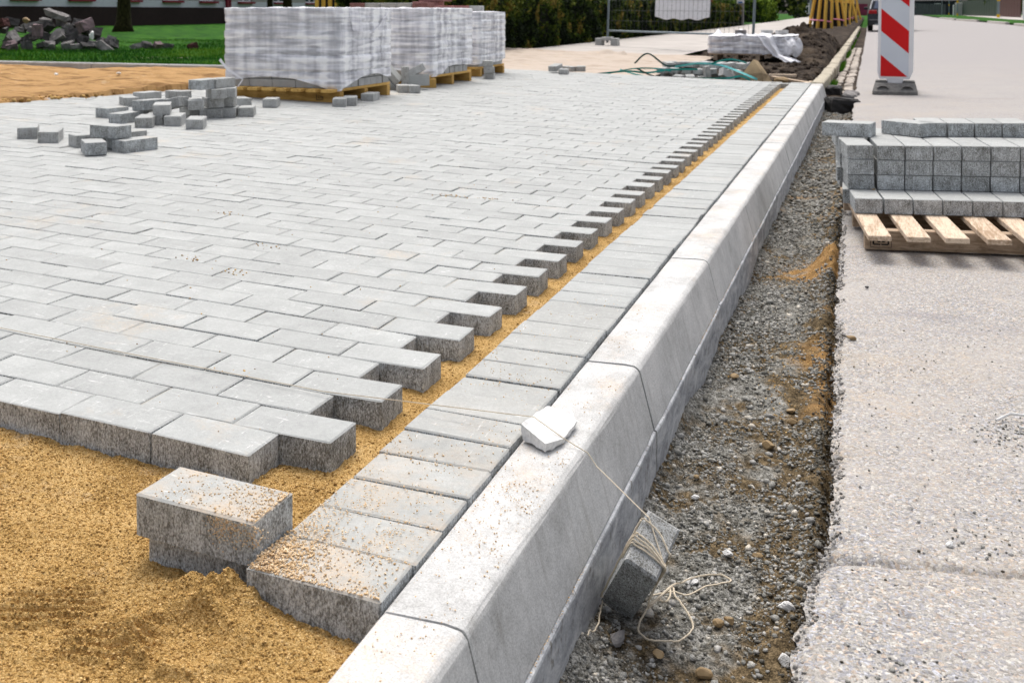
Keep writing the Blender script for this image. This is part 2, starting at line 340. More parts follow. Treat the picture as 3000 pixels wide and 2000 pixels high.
T['glass'] = M_flat('dark_green_window_glass', (0.02, 0.05, 0.045), 0.08, 0.1, 1, 0.5)
T['bark'] = M_flat('mossy_bark', (0.022, 0.020, 0.007), 0.95, 0.7, 14, 0.1, 1.0)
T['greenf'] = M_flat('dark_green_fence_paint', (0.003, 0.020, 0.007), 0.6, 0.2)
T['brownf'] = M_flat('red_brown_gate_paint', (0.055, 0.008, 0.005), 0.6, 0.2)
T['greyf'] = M_flat('grey_shed_board', (0.045, 0.05, 0.058), 0.8, 0.3, 1)
T['paint'] = M_flat('dark_blue_car_paint', (0.006, 0.008, 0.016), 0.2, 0.1, 1, 0.6)
T['carglass'] = M_flat('car_window_glass', (0.10, 0.12, 0.18), 0.1, 0.1, 1, 0.6)
T['lamp'] = M_flat('red_tail_lamp', (0.35, 0.008, 0.012), 0.2, 0.1)
T['tyre'] = M_flat('tyre_rubber', (0.015, 0.015, 0.015), 0.9, 0.1)
T['yellow'] = M_flat('yellow_band_paint', (0.70, 0.42, 0.01), 0.6, 0.05)
T['orange'] = M_flat('orange_brick', (0.30, 0.07, 0.025), 0.9, 0.3, 3)
T['pink'] = M_flat('pale_pink_render', (0.52, 0.30, 0.28), 0.9, 0.05)
T['ribbon'] = M_flat('pink_barrier_tape', (0.75, 0.25, 0.38), 0.5, 0.1)
T['maroon'] = M_flat('maroon_board', (0.13, 0.008, 0.035), 0.5, 0.3, 1)
T['blueb'] = M_flat('blue_plastic', (0.01, 0.12, 0.35), 0.4, 0.1)
T['darkwall'] = M_flat('dark_house_wall', (0.02, 0.022, 0.03), 0.9, 0.2)

# ------------------------------------------------------------------ mesh helpers
class MB:
    def __init__(s): s.v = []; s.f = []; s.m = []; s.t = []
    def add(s, verts, faces, mi=0, tone=None):
        o = len(s.v); s.v += [tuple(p) for p in verts]
        s.f += [tuple(i+o for i in fc) for fc in faces]
        s.m += (list(mi) if isinstance(mi, (list, tuple)) else [mi]*len(faces))
        s.t += [tone if tone is not None else 0.0]*len(verts)
    def box(s, c, d, rot=None, mi=0, tone=None, bev=0.0):
        x, y, z = d[0]/2, d[1]/2, d[2]/2
        if bev <= 0:
            vs = [(-x, -y, -z), (x, -y, -z), (x, y, -z), (-x, y, -z), (-x, -y, z), (x, -y, z), (x, y, z), (-x, y, z)]
            fs = [(0, 3, 2, 1), (0, 1, 5, 4), (1, 2, 6, 5), (2, 3, 7, 6), (3, 0, 4, 7), (4, 5, 6, 7)]
        else:
            b = bev
            vs = [(-x, -y, -z), (x, -y, -z), (x, y, -z), (-x, y, -z), (-x, -y, z-b), (x, -y, z-b), (x, y, z-b), (-x, y, z-b),
                  (-x+b, -y+b, z), (x-b, -y+b, z), (x-b, y-b, z), (-x+b, y-b, z)]
            fs = [(0, 3, 2, 1), (0, 1, 5, 4), (1, 2, 6, 5), (2, 3, 7, 6), (3, 0, 4, 7), (4, 5, 9, 8), (5, 6, 10, 9), (6, 7, 11, 10), (7, 4, 8, 11), (8, 9, 10, 11)]
        M_ = rot if rot is not None else Matrix.Identity(3)
        cv = Vector(c)
        s.add([(M_ @ Vector(p)) + cv for p in vs], fs, mi, tone)
    def tube(s, pts, rad, seg=6, mi=0, cap=True):
        pts = [Vector(p) for p in pts]; n = len(pts); rings = []
        rads = rad if isinstance(rad, (list, tuple)) else [rad]*n
        up = Vector((0, 0, 1)); o = len(s.v); vs = []
        for i, p in enumerate(pts):
            t = (pts[min(i+1, n-1)]-pts[max(i-1, 0)])
            t = t.normalized() if t.length > 1e-9 else Vector((0, 1, 0))
            a = t.cross(up) if abs(t.z) < 0.95 else t.cross(Vector((1, 0, 0)))
            a.normalize(); b = t.cross(a)
            for k in range(seg):
                an = 2*math.pi*k/seg
                vs.append(p+(a*math.cos(an)+b*math.sin(an))*rads[i])
        fs = [(i*seg+k, i*seg+(k+1) % seg, (i+1)*seg+(k+1) % seg, (i+1)*seg+k) for i in range(n-1) for k in range(seg)]
        if cap: fs += [tuple(range(seg-1, -1, -1)), tuple((n-1)*seg+k for k in range(seg))]
        s.add(vs, fs, mi)
    def build(s, name, mats, parent=None, smooth=False, tone=False):
        me = bpy.data.meshes.new(name); me.from_pydata(s.v, [], s.f)
        for m_ in (mats if isinstance(mats, (list, tuple)) else [mats]): me.materials.append(m_)
        me.polygons.foreach_set('material_index', s.m)
        if smooth: me.polygons.foreach_set('use_smooth', [True]*len(s.f))
        if tone:
            at = me.attributes.new('tone', 'FLOAT', 'POINT'); at.data.foreach_set('value', s.t)
        me.update()
        o = bpy.data.objects.new(name, me); C.objects.link(o)
        if parent: o.parent = parent
        return o

def tag(o, label=None, cat=None, group=None, kind=None):
    if label: o['label'] = label
    if cat: o['category'] = cat
    if group: o['group'] = group
    if kind: o['kind'] = kind
    return o
def empty(name, loc=(0, 0, 0), rz=0.0):
    o = bpy.data.objects.new(name, None); C.objects.link(o); o.location = loc; o.rotation_euler = (0, 0, rz); o.empty_display_size = 0.05
    return o
def inst(name, me, loc=(0, 0, 0), rot=None, parent=None, scale=None):
    o = bpy.data.objects.new(name, me); C.objects.link(o)
    if rot is not None: o.rotation_euler = rot
    o.location = loc
    if scale: o.scale = scale
    if parent: o.parent = parent
    return o

def fast_mesh(name, V, F, mat, tone=None, smooth=False, parent=None):
    me = bpy.data.meshes.new(name)
    V = np.asarray(V, np.float32); F = np.asarray(F, np.int32); k = F.shape[1]
    me.vertices.add(len(V)); me.vertices.foreach_set('co', V.ravel())
    me.loops.add(F.size); me.loops.foreach_set('vertex_index', F.ravel())
    me.polygons.add(len(F)); me.polygons.foreach_set('loop_start', np.arange(0, F.size, k, dtype=np.int32))
    try: me.polygons.foreach_set('loop_total', np.full(len(F), k, dtype=np.int32))
    except Exception: pass
    if smooth: me.polygons.foreach_set('use_smooth', np.ones(len(F), bool))
    me.materials.append(mat); me.update(calc_edges=True)
    if tone is not None:
        at = me.attributes.new('tone', 'FLOAT', 'POINT'); at.data.foreach_set('value', np.asarray(tone, np.float32))
    o = bpy.data.objects.new(name, me); C.objects.link(o)
    if parent: o.parent = parent
    return o

ph = (1+5**.5)/2
ICO_V = np.array([(-1, ph, 0), (1, ph, 0), (-1, -ph, 0), (1, -ph, 0), (0, -1, ph), (0, 1, ph), (0, -1, -ph), (0, 1, -ph), (ph, 0, -1), (ph, 0, 1), (-ph, 0, -1), (-ph, 0, 1)])/math.sqrt(1+ph*ph)
ICO_F = np.array([(0, 11, 5), (0, 5, 1), (0, 1, 7), (0, 7, 10), (0, 10, 11), (1, 5, 9), (5, 11, 4), (11, 10, 2), (10, 7, 6), (7, 1, 8), (3, 9, 4), (3, 4, 2), (3, 2, 6), (3, 6, 8), (3, 8, 9), (4, 9, 5), (2, 4, 11), (6, 2, 10), (8, 6, 7), (9, 8, 1)])
def rocks(name, P, R, mat, tone=None, flat=0.7, jit=0.25, smooth=False, parent=None):
    """joined little stones: P centres, R radii"""
    n = len(P); V = np.repeat(ICO_V[None], n, 0)
    V = V*(1+rng.uniform(-jit, jit, (n, 12, 1)))
    V = V*np.stack([rng.uniform(0.75, 1.25, n), rng.uniform(0.75, 1.25, n), rng.uniform(flat*0.8, flat*1.1, n)], -1)[:, None]
    a = rng.uniform(0, 6.28, n); c, s_ = np.cos(a), np.sin(a); t = rng.normal(0, 0.35, n)
    X = V[:, :, 0]*c[:, None]-V[:, :, 1]*s_[:, None]; Y = V[:, :, 0]*s_[:, None]+V[:, :, 1]*c[:, None]; Z = V[:, :, 2]
    Y2 = Y*np.cos(t)[:, None]-Z*np.sin(t)[:, None]; Z2 = Y*np.sin(t)[:, None]+Z*np.cos(t)[:, None]
    V = np.stack([X, Y2, Z2], -1)*np.asarray(R)[:, None, None]+np.asarray(P)[:, None]
    F = (ICO_F[None]+np.arange(n)[:, None, None]*12).reshape(-1, 3)
    tn = np.repeat(tone if tone is not None else rng.random(n), 12)
    return fast_mesh(name, V.reshape(-1, 3), F, mat, tn, smooth, parent)

# value noise (numpy) for displacing sheets
def vnoise(x, y, seed=0):
    xi = np.floor(x).astype(np.int64); yi = np.floor(y).astype(np.int64); fx = x-xi; fy = y-yi
    def h(a, b):
        n = (a*374761393+b*668265263+seed*1442695041) & 0x7fffffff
        n = ((n ^ (n >> 13))*1274126177) & 0x7fffffff
        return ((n ^ (n >> 16)) & 0xffff)/65535.0
    sx = fx*fx*(3-2*fx); sy = fy*fy*(3-2*fy)
    a = h(xi, yi)*(1-sx)+h(xi+1, yi)*sx; b = h(xi, yi+1)*(1-sx)+h(xi+1, yi+1)*sx
    return a*(1-sy)+b*sy-0.5
def fbm(x, y, oct=4, seed=0, gain=0.5):
    t = 0; a = 1.0
    for i in range(oct): t = t+a*vnoise(x*2**i, y*2**i, seed+i); a *= gain
    return t
def grid(name, xs, ys, zf, mat, parent=None, smooth=True, attr=None):
    xs = np.asarray(xs); ys = np.asarray(ys); X, Y = np.meshgrid(xs, ys); Z = zf(X, Y)
    if isinstance(Z, tuple): X, Y, Z = Z
    nx, ny = len(xs), len(ys)
    V = np.stack([X, Y, Z], -1).reshape(-1, 3)
    i = np.arange(nx-1)[None]+np.arange(ny-1)[:, None]*nx
    F = np.stack([i, i+1, i+nx+1, i+nx], -1).reshape(-1, 4)
    o = fast_mesh(name, V, F, mat, None, smooth, parent)
    if attr is not None:
        at = o.data.attributes.new(attr[0], 'FLOAT', 'POINT'); at.data.foreach_set('value', np.asarray(attr[1](X, Y), np.float32).ravel())
    return o
def smooth01(t): t = np.clip(t, 0, 1); return t*t*(3-2*t)

def zp(x): return np.minimum(0.12, 0.025*np.maximum(0, -np.asarray(x, float)-0.3))      # laid paving falls to the kerb
def zroad(x, y): return -0.135+0.02*np.clip(np.asarray(x, float)-0.45, 0, 2.5)+0.28*smooth01((np.asarray(y, float)-30)/120)
ORD = ['first', 'second', 'third', 'fourth', 'fifth', 'sixth', 'seventh', 'eighth', 'ninth', 'tenth', 'eleventh', 'twelfth']

# ================================================================== SETTING
far_up = lambda y: 0.28*smooth01((np.asarray(y, float)-30)/120)
o = grid('ground', np.linspace(-260, 260, 60), np.linspace(-30, 480, 80), lambda X, Y: -0.36+0.30*smooth01((Y-60)/60)+0*X, T['grassg']); tag(o, kind='structure')

# bedding sand in the foreground with footprints, a scuffed mound and granular surface
FOOT = [(-0.435, -0.100, 0.55, 1.0), (-0.315, -0.128, 0.35, 0.8)]
def sandz(X, Y):
    z = -0.052+0.025*np.maximum(0, -X-0.3)
    z = z+0.010*fbm(X*7, Y*7, 3, 3)+0.0035*fbm(X*60, Y*60, 3, 5)+0.0040*fbm(X*170, Y*170, 2, 9)
    for (fx, fy, an, st) in FOOT:                                  # ridged sole prints
        c, s_ = math.cos(an), math.sin(an); a = (X-fx)*c+(Y-fy)*s_; b = -(X-fx)*s_+(Y-fy)*c
        m_ = np.exp(-((a/0.065)**4+(b/0.045)**4))
        z = z-st*m_*(0.003+0.010*np.sin(b*2*math.pi/0.017+0.8*np.sin(a*30)))
    # heel print: a pressed pan with a raised crumbling rim
    d_ = np.hypot((X+0.232)/1.15, (Y+0.098)/0.9)
    z = z+0.017*np.exp(-((d_-0.062)/0.012)**2)*(0.75+1.3*vnoise(X*60, Y*60, 4))-0.004*np.exp(-(d_/0.045)**4)
    z = z+0.024*np.exp(-(((X+0.262)/0.075)**2+((Y+0.01)/0.035)**2))*(1+0.8*fbm(X*50, Y*50, 2, 8))      # heap against the two loose pavers
    z = z+0.028*np.exp(-(((X+0.222)/0.055)**2+((Y+0.008)/0.030)**2))*(1+0.5*fbm(X*60, Y*60, 2, 18))
    z = z+0.012*np.exp(-(((X+0.13)/0.08)**2+((Y+0.045)/0.03)**2))
    z = z+0.007*np.exp(-((Y-0.285)/0.018)**2)*(0.6+fbm(X*30, Y*30, 3, 2))*(X < -0.42)
    return z
o = grid('sand_bed', np.arange(-1.30, 0.012, 0.0035), np.arange(-0.42, 0.34, 0.0035), sandz, T['sand']); tag(o, kind='structure')
def stripz(X, Y):
    return -0.050+0.008*fbm(X*18, Y*9, 3, 31)+0.005*fbm(X*90, Y*90, 3, 12)
o = grid('sand_joint_strip', np.arange(-0.47, 0.004, 0.0079), np.arange(0.335, 10.36, 0.011), stripz, T['sand']); tag(o, kind='structure')
o = grid('sand_underlay', np.linspace(-7.5, -0.44, 60), np.linspace(-3.0, 10.36, 90), lambda X, Y: zp(X)-0.070-0.0*Y-0.03*(Y < 0.3)*(X > -1.4)+0.004*fbm(X*5, Y*5, 2, 1), T['sand']); tag(o, kind='structure')
def edge_l(y): return -4.88+0.225*(np.asarray(y, float)-4.2)
def sandleft(S, Y):
    X = edge_l(Y)+0.12*fbm(Y*2.5, Y*0+3.3, 3, 6)+0.15-(1-S)**2.2*26
    z = zp(X)+0.012+0.06*fbm(X*0.9, Y*2.6, 4, 21)+0.035*fbm(X*3.5, Y*9, 4, 14)
    dl = edge_l(Y)-X
    z = z-0.035*smooth01(dl/1.5)
    z = np.where(dl > 0, z+0.012*np.exp(-(dl/0.15)**2), zp(X)-0.012-0.06*smooth01((X-edge_l(Y))/0.12))
    return X, Y, z
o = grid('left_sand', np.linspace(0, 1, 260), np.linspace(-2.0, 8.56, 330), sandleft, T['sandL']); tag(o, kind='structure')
def sandback(X, Y):
    z = np.minimum(0.10, 0.02*np.maximum(0, -X-0.9))+0.02*fbm(X*1.1, Y*1.3, 4, 41)+0.015*fbm(X*5, Y*7, 3, 43)
    z = z-0.085*smooth01((10.75-Y)/0.4)*smooth01((X+4.3)/0.6)
    z = z+0.06*np.exp(-((Y-16.1+0.10*(X+4))/0.16)**2)*(0.55+1.2*fbm(X*3, Y*3, 3, 44))*(X < -3.2)
    return z-0.012
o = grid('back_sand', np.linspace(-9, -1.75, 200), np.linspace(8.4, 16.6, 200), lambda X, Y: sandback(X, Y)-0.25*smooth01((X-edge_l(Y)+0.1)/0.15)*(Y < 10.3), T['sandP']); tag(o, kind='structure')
o = grid('pavement', np.linspace(-5.18, -2.38, 8), np.linspace(16.25, 120, 60), lambda X, Y: 0.055*(-X-2.4)/2.7+0.004+far_up(Y), T['walk']); tag(o, kind='structure')
def soilz(X, Y):
    z = -0.055+0.05*fbm(X*1.7, Y*1.4, 4, 51)+0.03*fbm(X*9, Y*8, 3, 52)+far_up(Y)
    md = np.exp(-(np.abs((X+0.62)/0.75)**2.2+np.abs((Y-20.3)/1.9)**2.2))
    z = z+0.50*md*(1+0.5*fbm(X*3, Y*3, 4, 55))
    z = z+0.12*np.exp(-(((X+0.5)/0.5)**2+((Y-17.6)/1.2)**2))*(1+fbm(X*5, Y*5, 3, 57))
    z = z-0.15*np.exp(-(((X+0.45)/0.42)**4+((Y-10.72)/0.22)**4))
    z = z-0.10*smooth01((X+0.12)/0.12)
    return z
o = grid('soil_strip', np.linspace(-2.42, 0.0, 120), np.concatenate([np.linspace(10.30, 26, 420), np.linspace(26.3, 120, 100)]), soilz, T['soil']); tag(o, kind='structure')
o = grid('hedge_earth', np.linspace(-8.5, -5.16, 30), np.linspace(11, 60, 160), lambda X, Y: 0.05+0.05*fbm(X*3, Y*2, 4, 61)-0.02+0*Y, T['soil']); tag(o, kind='structure')
lawn = grid('lawn', np.linspace(-60, -5.7, 240), np.concatenate([np.linspace(8.62, 20, 120), np.linspace(20.3, 75, 60)]), lambda X, Y: (X, Y-0.13+0.055*(X+6)*np.exp(-(Y-8.6)/6), 0.115+0.05*fbm(X*0.5, Y*0.5, 3, 71)*smooth01((Y-8.6)/2)+0.02*fbm(X*3, Y*3, 2, 72)), T['grassg']); tag(lawn, kind='structure')

# trench along the kerb
def edge_r(y):
    y = np.asarray(y, float)
    b = np.interp(y, [-1, 0.2, 0.55, 0.62, 0.68, 0.8, 1.4, 2.8, 5, 9.5, 11, 30, 200], [0.44, 0.463, 0.470, 0.478, 0.500, 0.491, 0.478, 0.463, 0.445, 0.415, 0.41, 0.42, 0.42])
    return b+0.020*fbm(y*7, y*0+1.7, 4, 81)+0.010*fbm(y*45, y*0+4.1, 3, 82)
MND = [(0.445, 3.02, 0.085, 0.075, 0.26), (0.37, 1.93, 0.020, 0.085, 0.26), (0.38, 3.95, 0.045, 0.10, 0.35), (0.30, 2.95, 0.0, 0.08, 0.2), (0.36, 1.55, 0.008, 0.06, 0.16)]
def trz(X, Y):
    e = edge_r(Y)
    z = -0.250+0.020*fbm(X*8, Y*6, 4, 91)+0.010*fbm(X*50, Y*45, 3, 92)
    z = z+0.022*smooth01((X-e+0.09)/0.06)*(1+fbm(X*12, Y*9, 3, 93))-0.030*smooth01((X-e+0.022)/0.02)+0.03*smooth01((0.19-X)/0.05)*(0.5+1.6*fbm(Y*3, Y*0, 3, 94))
    for (a, b, h, rx, ry) in MND:
        z = z+h*np.exp(-(((X-a)/rx)**2+((Y-b)/ry)**2))*(1+0.4*fbm(X*30, Y*30, 3, 96))
    return z
def sandy(X, Y):
    s_ = 0
    for (a, b, h, rx, ry) in MND: s_ = s_+np.exp(-(((X-a)/(rx*1.05))**2+((Y-b)/(ry*1.05))**2))*(0.9+1.0*fbm(X*22, Y*16, 4, 97))
    return np.clip(s_, 0, 1)
def trgrid(S, Y):
    X = 0.13+S*(edge_r(Y)+0.04-0.13); return X, Y, trz(X, Y)
ys_t = np.concatenate([np.arange(-0.6, 3.5, 0.008), np.arange(3.5, 10.5, 0.02)])
o = grid('trench_floor', np.linspace(0, 1, 46), ys_t, trgrid, T['trench'], attr=('sandy', lambda X, Y: sandy(0.13+X*(edge_r(Y)+0.04-0.13), Y))); tag(o, kind='structure')

# road: broken edge, top sheet, crack
ucols = np.array([0, 0.004, 0.010, 0.018, 0.03, 0.05, 0.08, 0.12, 0.17, 0.24, 0.32, 0.42, 0.55, 0.75, 1.0, 1.4, 2.0, 3.2, 5.0, 7.9])
def roadz(S, Y):
    e = edge_r(Y); X = e+S
    z = zroad(X, Y)-0.010*np.exp(-(S/0.012)**1.5)*(1+0.8*fbm(Y*40, S*30, 3, 101))-0.018*np.exp(-S/0.05)*np.maximum(0, fbm(Y*9, S*6, 3, 102)+0.1)
    near = (Y < 5)
    z = z+near*(0.0014*fbm(X*25, Y*25, 3, 103)+0.004*fbm(X*4, Y*4, 2, 104))
    yc = 0.615+0.10*(X-0.45)+0.02*fbm(X*9, X*0+2, 3, 105)
    z = z-0.013*np.exp(-((Y-yc)/0.0075)**2)*(1+fbm(X*25, Y*10, 2, 106))*np.exp(-np.maximum(0, X-0.9)/0.5)
    z = z-0.012*np.exp(-((Y-yc)/0.03)**2)*np.exp(-S/0.08)
    return X, Y, z
ysr = np.concatenate([np.arange(-0.6, 3.2, 0.0065), np.arange(3.2, 11, 0.03), np.linspace(11.2, 60, 80), np.linspace(62, 235, 60)])
uc = np.unique(np.concatenate([ucols, np.linspace(0.03, 0.55, 40)]))
road = grid('road', uc, ysr, roadz, T['asphalt']); tag(road, kind='structure')
def roadside(S, Y):
    X = edge_r(Y)+0.006*(S > 0)+0.012*np.sin(S*3.1)*(1+2*fbm(Y*20, S*5, 3, 111)); _, _, zt = roadz(np.zeros_like(Y), Y)
    return X+0.004*fbm(Y*80, S*8, 2, 112)-0.0*(S == 0), Y, zt-S*0.19
o = grid('road_broken_edge', np.linspace(0, 1, 9), ysr[ysr < 10.8], roadside, T['aedge'], smooth=False); tag(o, kind='structure')
verge = MB()
vl = [(8.35, -2), (8.3, 40), (8.23, 63.3), (8.12, 77), (7.0, 92.6), (6.9, 127), (8.0, 179)]
for (a, b), (a2, b2) in zip(vl[:-1], vl[1:]):
    z1 = float(zroad(3, b))+0.09; z2 = float(zroad(3, b2))+0.09
    verge.add([(a, b, z1), (a+2.6+b*0.012, b, z1), (a2+2.6+b2*0.012, b2, z2), (a2, b2, z2)], [(0, 1, 2, 3)])
o = verge.build('grass_verge', T['grassg']); tag(o, kind='structure')
fp = MB()
for (a, b), (a2, b2) in zip(vl[:-1], vl[1:]):
    z1 = float(zroad(3, b))+0.10; z2 = float(zroad(3, b2))+0.10
    fp.add([(a+2.6+b*0.012, b, z1), (a+60, b, z1), (a2+60, b2, z2), (a2+2.6+b2*0.012, b2, z2)], [(0, 1, 2, 3)])
o = fp.build('far_pavement', T['walk']); tag(o, kind='structure')
vk = empty('verge_kerb'); tag(vk, kind='structure')
for k, ((a, b), (a2, b2)) in enumerate([((8.20, 60), (8.16, 66)), ((8.1, 69.5), (8.02, 79)), ((7.7, 83), (7.0, 92)), ((6.95, 93), (6.85, 110))]):
    z1 = float(zroad(3, (b+b2)/2)); an = math.atan2(b2-b, a2-a)
    q_ = MB(); q_.box(((a+a2)/2, (b+b2)/2, z1+0.06), (math.hypot(a2-a, b2-b), 0.22, 0.16), Matrix.Rotation(an, 3, 'Z'), bev=0.02)
    q_.build('kerb_stone', T['walk'], vk)

# ------------------------------------------------------------------ pavers
LX, LY, LZ = 0.1971, 0.0976, 0.060
def paver_mesh(name, mats, jit=0.0007, bev=0.0030, dims=(LX, LY, LZ)):
    x, y = dims[0]/2, dims[1]/2; V = []; F = []; Mi = []
    J = lambda s_=1.0: random.uniform(-jit, jit)*s_
    cc = 0.0020; ring = [(-x+cc, -y), (x-cc, -y), (x, -y+cc), (x, y-cc), (x-cc, y), (-x+cc, y), (-x, y-cc), (-x, -y+cc)]; n = 8
    for (a, b) in ring: V.append((a+J(), b+J(), -dims[2]))
    for (a, b) in ring: V.append((a+J(), b+J(), -bev*0.62+J(1.3)))
    for (a, b) in ring:
        bx = bev*1.15 if abs(a) > x-cc*0.5 else bev*0.45; by = bev*1.15 if abs(b) > y-cc*0.5 else bev*0.45
        V.append((a-math.copysign(bx, a)+J(), b-math.copysign(by, b)+J(1.2), 0.0))
    for i in range(n):
        k = (i+1) % n
        F.append((i, k, k+n, i+n)); Mi.append(1)
        F.append((i+n, k+n, k+2*n, i+2*n)); Mi.append(0)
    F.append(tuple(range(n-1, -1, -1))); Mi.append(1)
    F.append(tuple(range(2*n, 3*n))); Mi.append(0)
    me = bpy.data.meshes.new(name); me.from_pydata(V, [], F)
    for m_ in mats: me.materials.append(m_)
    me.polygons.foreach_set('material_index', Mi); me.update(); return me
PV = [paver_mesh('paver_block', (T['top'], T['side'])) for _ in range(6)]
PVS = [paver_mesh('sandy_paver_block', (T['top_s'], T['side'])) for _ in range(5)]
PVO = [paver_mesh('pale_paver_block', (T['top'], T['oldside']), 0.0012, 0.005) for _ in range(4)]
PVK = [paver_mesh('stacked_paver_block', (T['top'], T['side']), 0.0007, 0.003, (0.198, 0.0975, 0.0572)) for _ in range(5)]
PVR = [paver_mesh('red_paver_block', (T['redtop'], T['redside']), 0.001, 0.004) for _ in range(2)]

paving = empty('paving'); tag(paving, kind='structure')
Y0, XT = 0.2925, -0.2855
cells = []
for j in range(100):
    yc = Y0+0.05+0.1*j; xr = XT-(0.1 if j % 2 == 0 else 0.0)
    k = 0
    while True:
        xc = xr-0.1-0.2*k
        if xc < float(edge_l(yc))-0.02: break
        cells.append((xc, yc)); k += 1
cells.append((XT+0.045, Y0+9.85))
cp = np.array([0.5447, -1.1386, 0.7318]); fw = np.array(f[:]); rt = np.array(r[:])
def seen(x, y):
    dd = np.array([x, y, 0.0])-cp; z_ = dd@fw
    uu = 1247.7+3040*(dd@rt)/z_
    return z_, uu
scored = []
for (x, y) in cells:
    z_, uu = seen(x, y); scored.append(((z_ if -150 < uu < 3100 else z_+50), x, y))
scored.sort()
def place_paver(x, y, jt=1.0):
    zt = float(zp(x)); sl = 0.025 if x < -0.4 else 0.0
    rz = random.gauss(0, 0.0035)*jt+(math.pi if random.random() < 0.5 else 0)
    R_ = Matrix.Rotation(sl+random.gauss(0, 0.004), 3, 'Y') @ Matrix.Rotation(random.gauss(0, 0.007), 3, 'X') @ Matrix.Rotation(rz, 3, 'Z')
    return (x+random.gauss(0, 0.0006), y+random.gauss(0, 0.0006), zt+random.gauss(0, 0.0009)), R_
for sc_, x, y in scored[:299]:
    loc, R_ = place_paver(x, y)
    inst('paver', random.choice(PV), loc, R_.to_euler(), paving)
restV, restF, restM, restT = [], [], [], []
off = 0
for sc_, x, y in scored[299:]:
    loc, R_ = place_paver(x, y); me = random.choice(PV)
    n = len(me.vertices); co = np.empty(n*3); me.vertices.foreach_get('co', co); co = co.reshape(-1, 3) @ np.array(R_).T+np.array(loc)
    restV += [tuple(p) for p in co]; t_ = random.random(); restT += [t_]*n
    for p_ in me.polygons: restF.append(tuple(i+off for i in p_.vertices)); restM.append(p_.material_index)
    off += n
q_ = MB(); q_.v, q_.f, q_.m, q_.t = restV, restF, restM, restT
o = q_.build('far_pavers', (T['top'], T['side']), paving, tone=True); tag(o, kind='stuff')

o = grid('joint_fill', np.linspace(-5.6, -0.398, 160), np.linspace(0.325, 10.25, 120), lambda X, Y: np.where(X > edge_l(Y)+0.05, zp(X)-0.0048+0.0038*fbm(X*9, Y*9, 4, 301), zp(X)-0.05), T['dust']); tag(o, kind='structure')
course = empty('edge_course'); tag(course, kind='structure')
for j in range(103):
    me = random.choice(PVS if j < 14 else PV)
    inst('paver', me, (-0.1005+random.gauss(0, 0.0011), 0.05+0.1*j+random.gauss(0, 0.0005), random.gauss(0.0005, 0.0012)),
         (random.gauss(0, 0.004), random.gauss(0, 0.006), math.pi*(1 if random.random() < 0.5 else 0)+random.gauss(0, 0.004)), course)

# ------------------------------------------------------------------ kerb
prof = [(0.0, -0.32), (0.0, -0.014), (0.004, -0.009), (0.082, -0.006)]
for k in range(1, 8):
    a = math.radians(90-k*10.8); prof.append((0.0955+0.019*math.cos(a), -0.0255+0.019*math.sin(a)))
prof += [(0.1455, -0.1335), (0.1455, -0.1375)]
foot = [(0.1455, -0.1375), (0.1500, -0.1395), (0.1515, -0.143), (0.1515, -0.32)]
kerb = empty('kerb'); tag(kerb, kind='structure')
for i in range(-1, 11):
    y0 = 1.008*i+0.0034; y1 = 1.008*(i+1)-0.0034
    if i == 10: y1 = y0+0.25
    m_ = MB(); dz = random.gauss(0, 0.0012); dx = random.gauss(0, 0.0008)
    P_ = prof+foot[1:]; n = len(P_)
    ny = 15; V = []
    for jy in range(ny):
        tt = jy/(ny-1); yy = y0+(y1-y0)*tt
        ins = 0.0016 if jy in (0, ny-1) else 0
        for q, (x, z) in enumerate(P_):
            V.append((x+dx+random.gauss(0, 0.0002)-(ins if q > 10 else 0), yy+(random.uniform(-0.0009, 0.0009) if jy in (0, ny-1) else 0), z+dz-(ins if 2 <= q <= 11 else 0)+random.gauss(0, 0.0002)))
    F = []; mi = []
    for jy in range(ny-1):
        for q in range(n-1):
            F.append((jy*n+q, jy*n+q+1, (jy+1)*n+q+1, (jy+1)*n+q)); mi.append(1 if q >= len(prof)-1 else 0)
    F += [tuple(range(n)), tuple((ny-1)*n+q for q in range(n-1, -1, -1))]; mi += [0, 0]
    m_.add(V, F, mi); m_.build('kerb_stone', (T['kerb'], T['kfoot']), kerb)
for i in range(0, 11):  # black fill added in the open kerb gaps, in place of their shade
    m_ = MB(); pi_ = [(0.003, -0.32), (0.003, -0.020), (0.075, -0.013), (0.094, -0.018), (0.106, -0.040), (0.126, -0.137), (0.138, -0.145), (0.138, -0.32)]; npi = len(pi_)
    m_.add([(x, 1.008*i+dy, z) for dy in (-0.0035, 0.0035) for x, z in pi_], [tuple(range(npi)), tuple(range(2*npi-1, npi-1, -1))]+[(k, k+npi, (k+1) % npi+npi, (k+1) % npi) for k in range(npi)]); m_.build('gap_shade_fill', T['blackstone'], kerb)
oldk = empty('old_kerb'); tag(oldk, kind='structure')
y = 10.42
for i in range(60):
    L = random.uniform(0.62, 0.85) if i > 1 else 0.9
    m_ = MB(); bend = 0.02-0.03*math.exp(-(y-10.4)/1.5)
    m_.box((bend+0.055+random.gauss(0, 0.006), y+L/2, -0.155+random.gauss(0, 0.006)+float(far_up(y))), (0.13, L-0.02, 0.30), Matrix.Rotation(random.gauss(0, 0.012), 3, 'Z'), bev=0.012)
    m_.build('kerb_stone', T['oldkerb'], oldk); y += L
gut = empty('cobbled_gutter'); tag(gut, kind='structure')
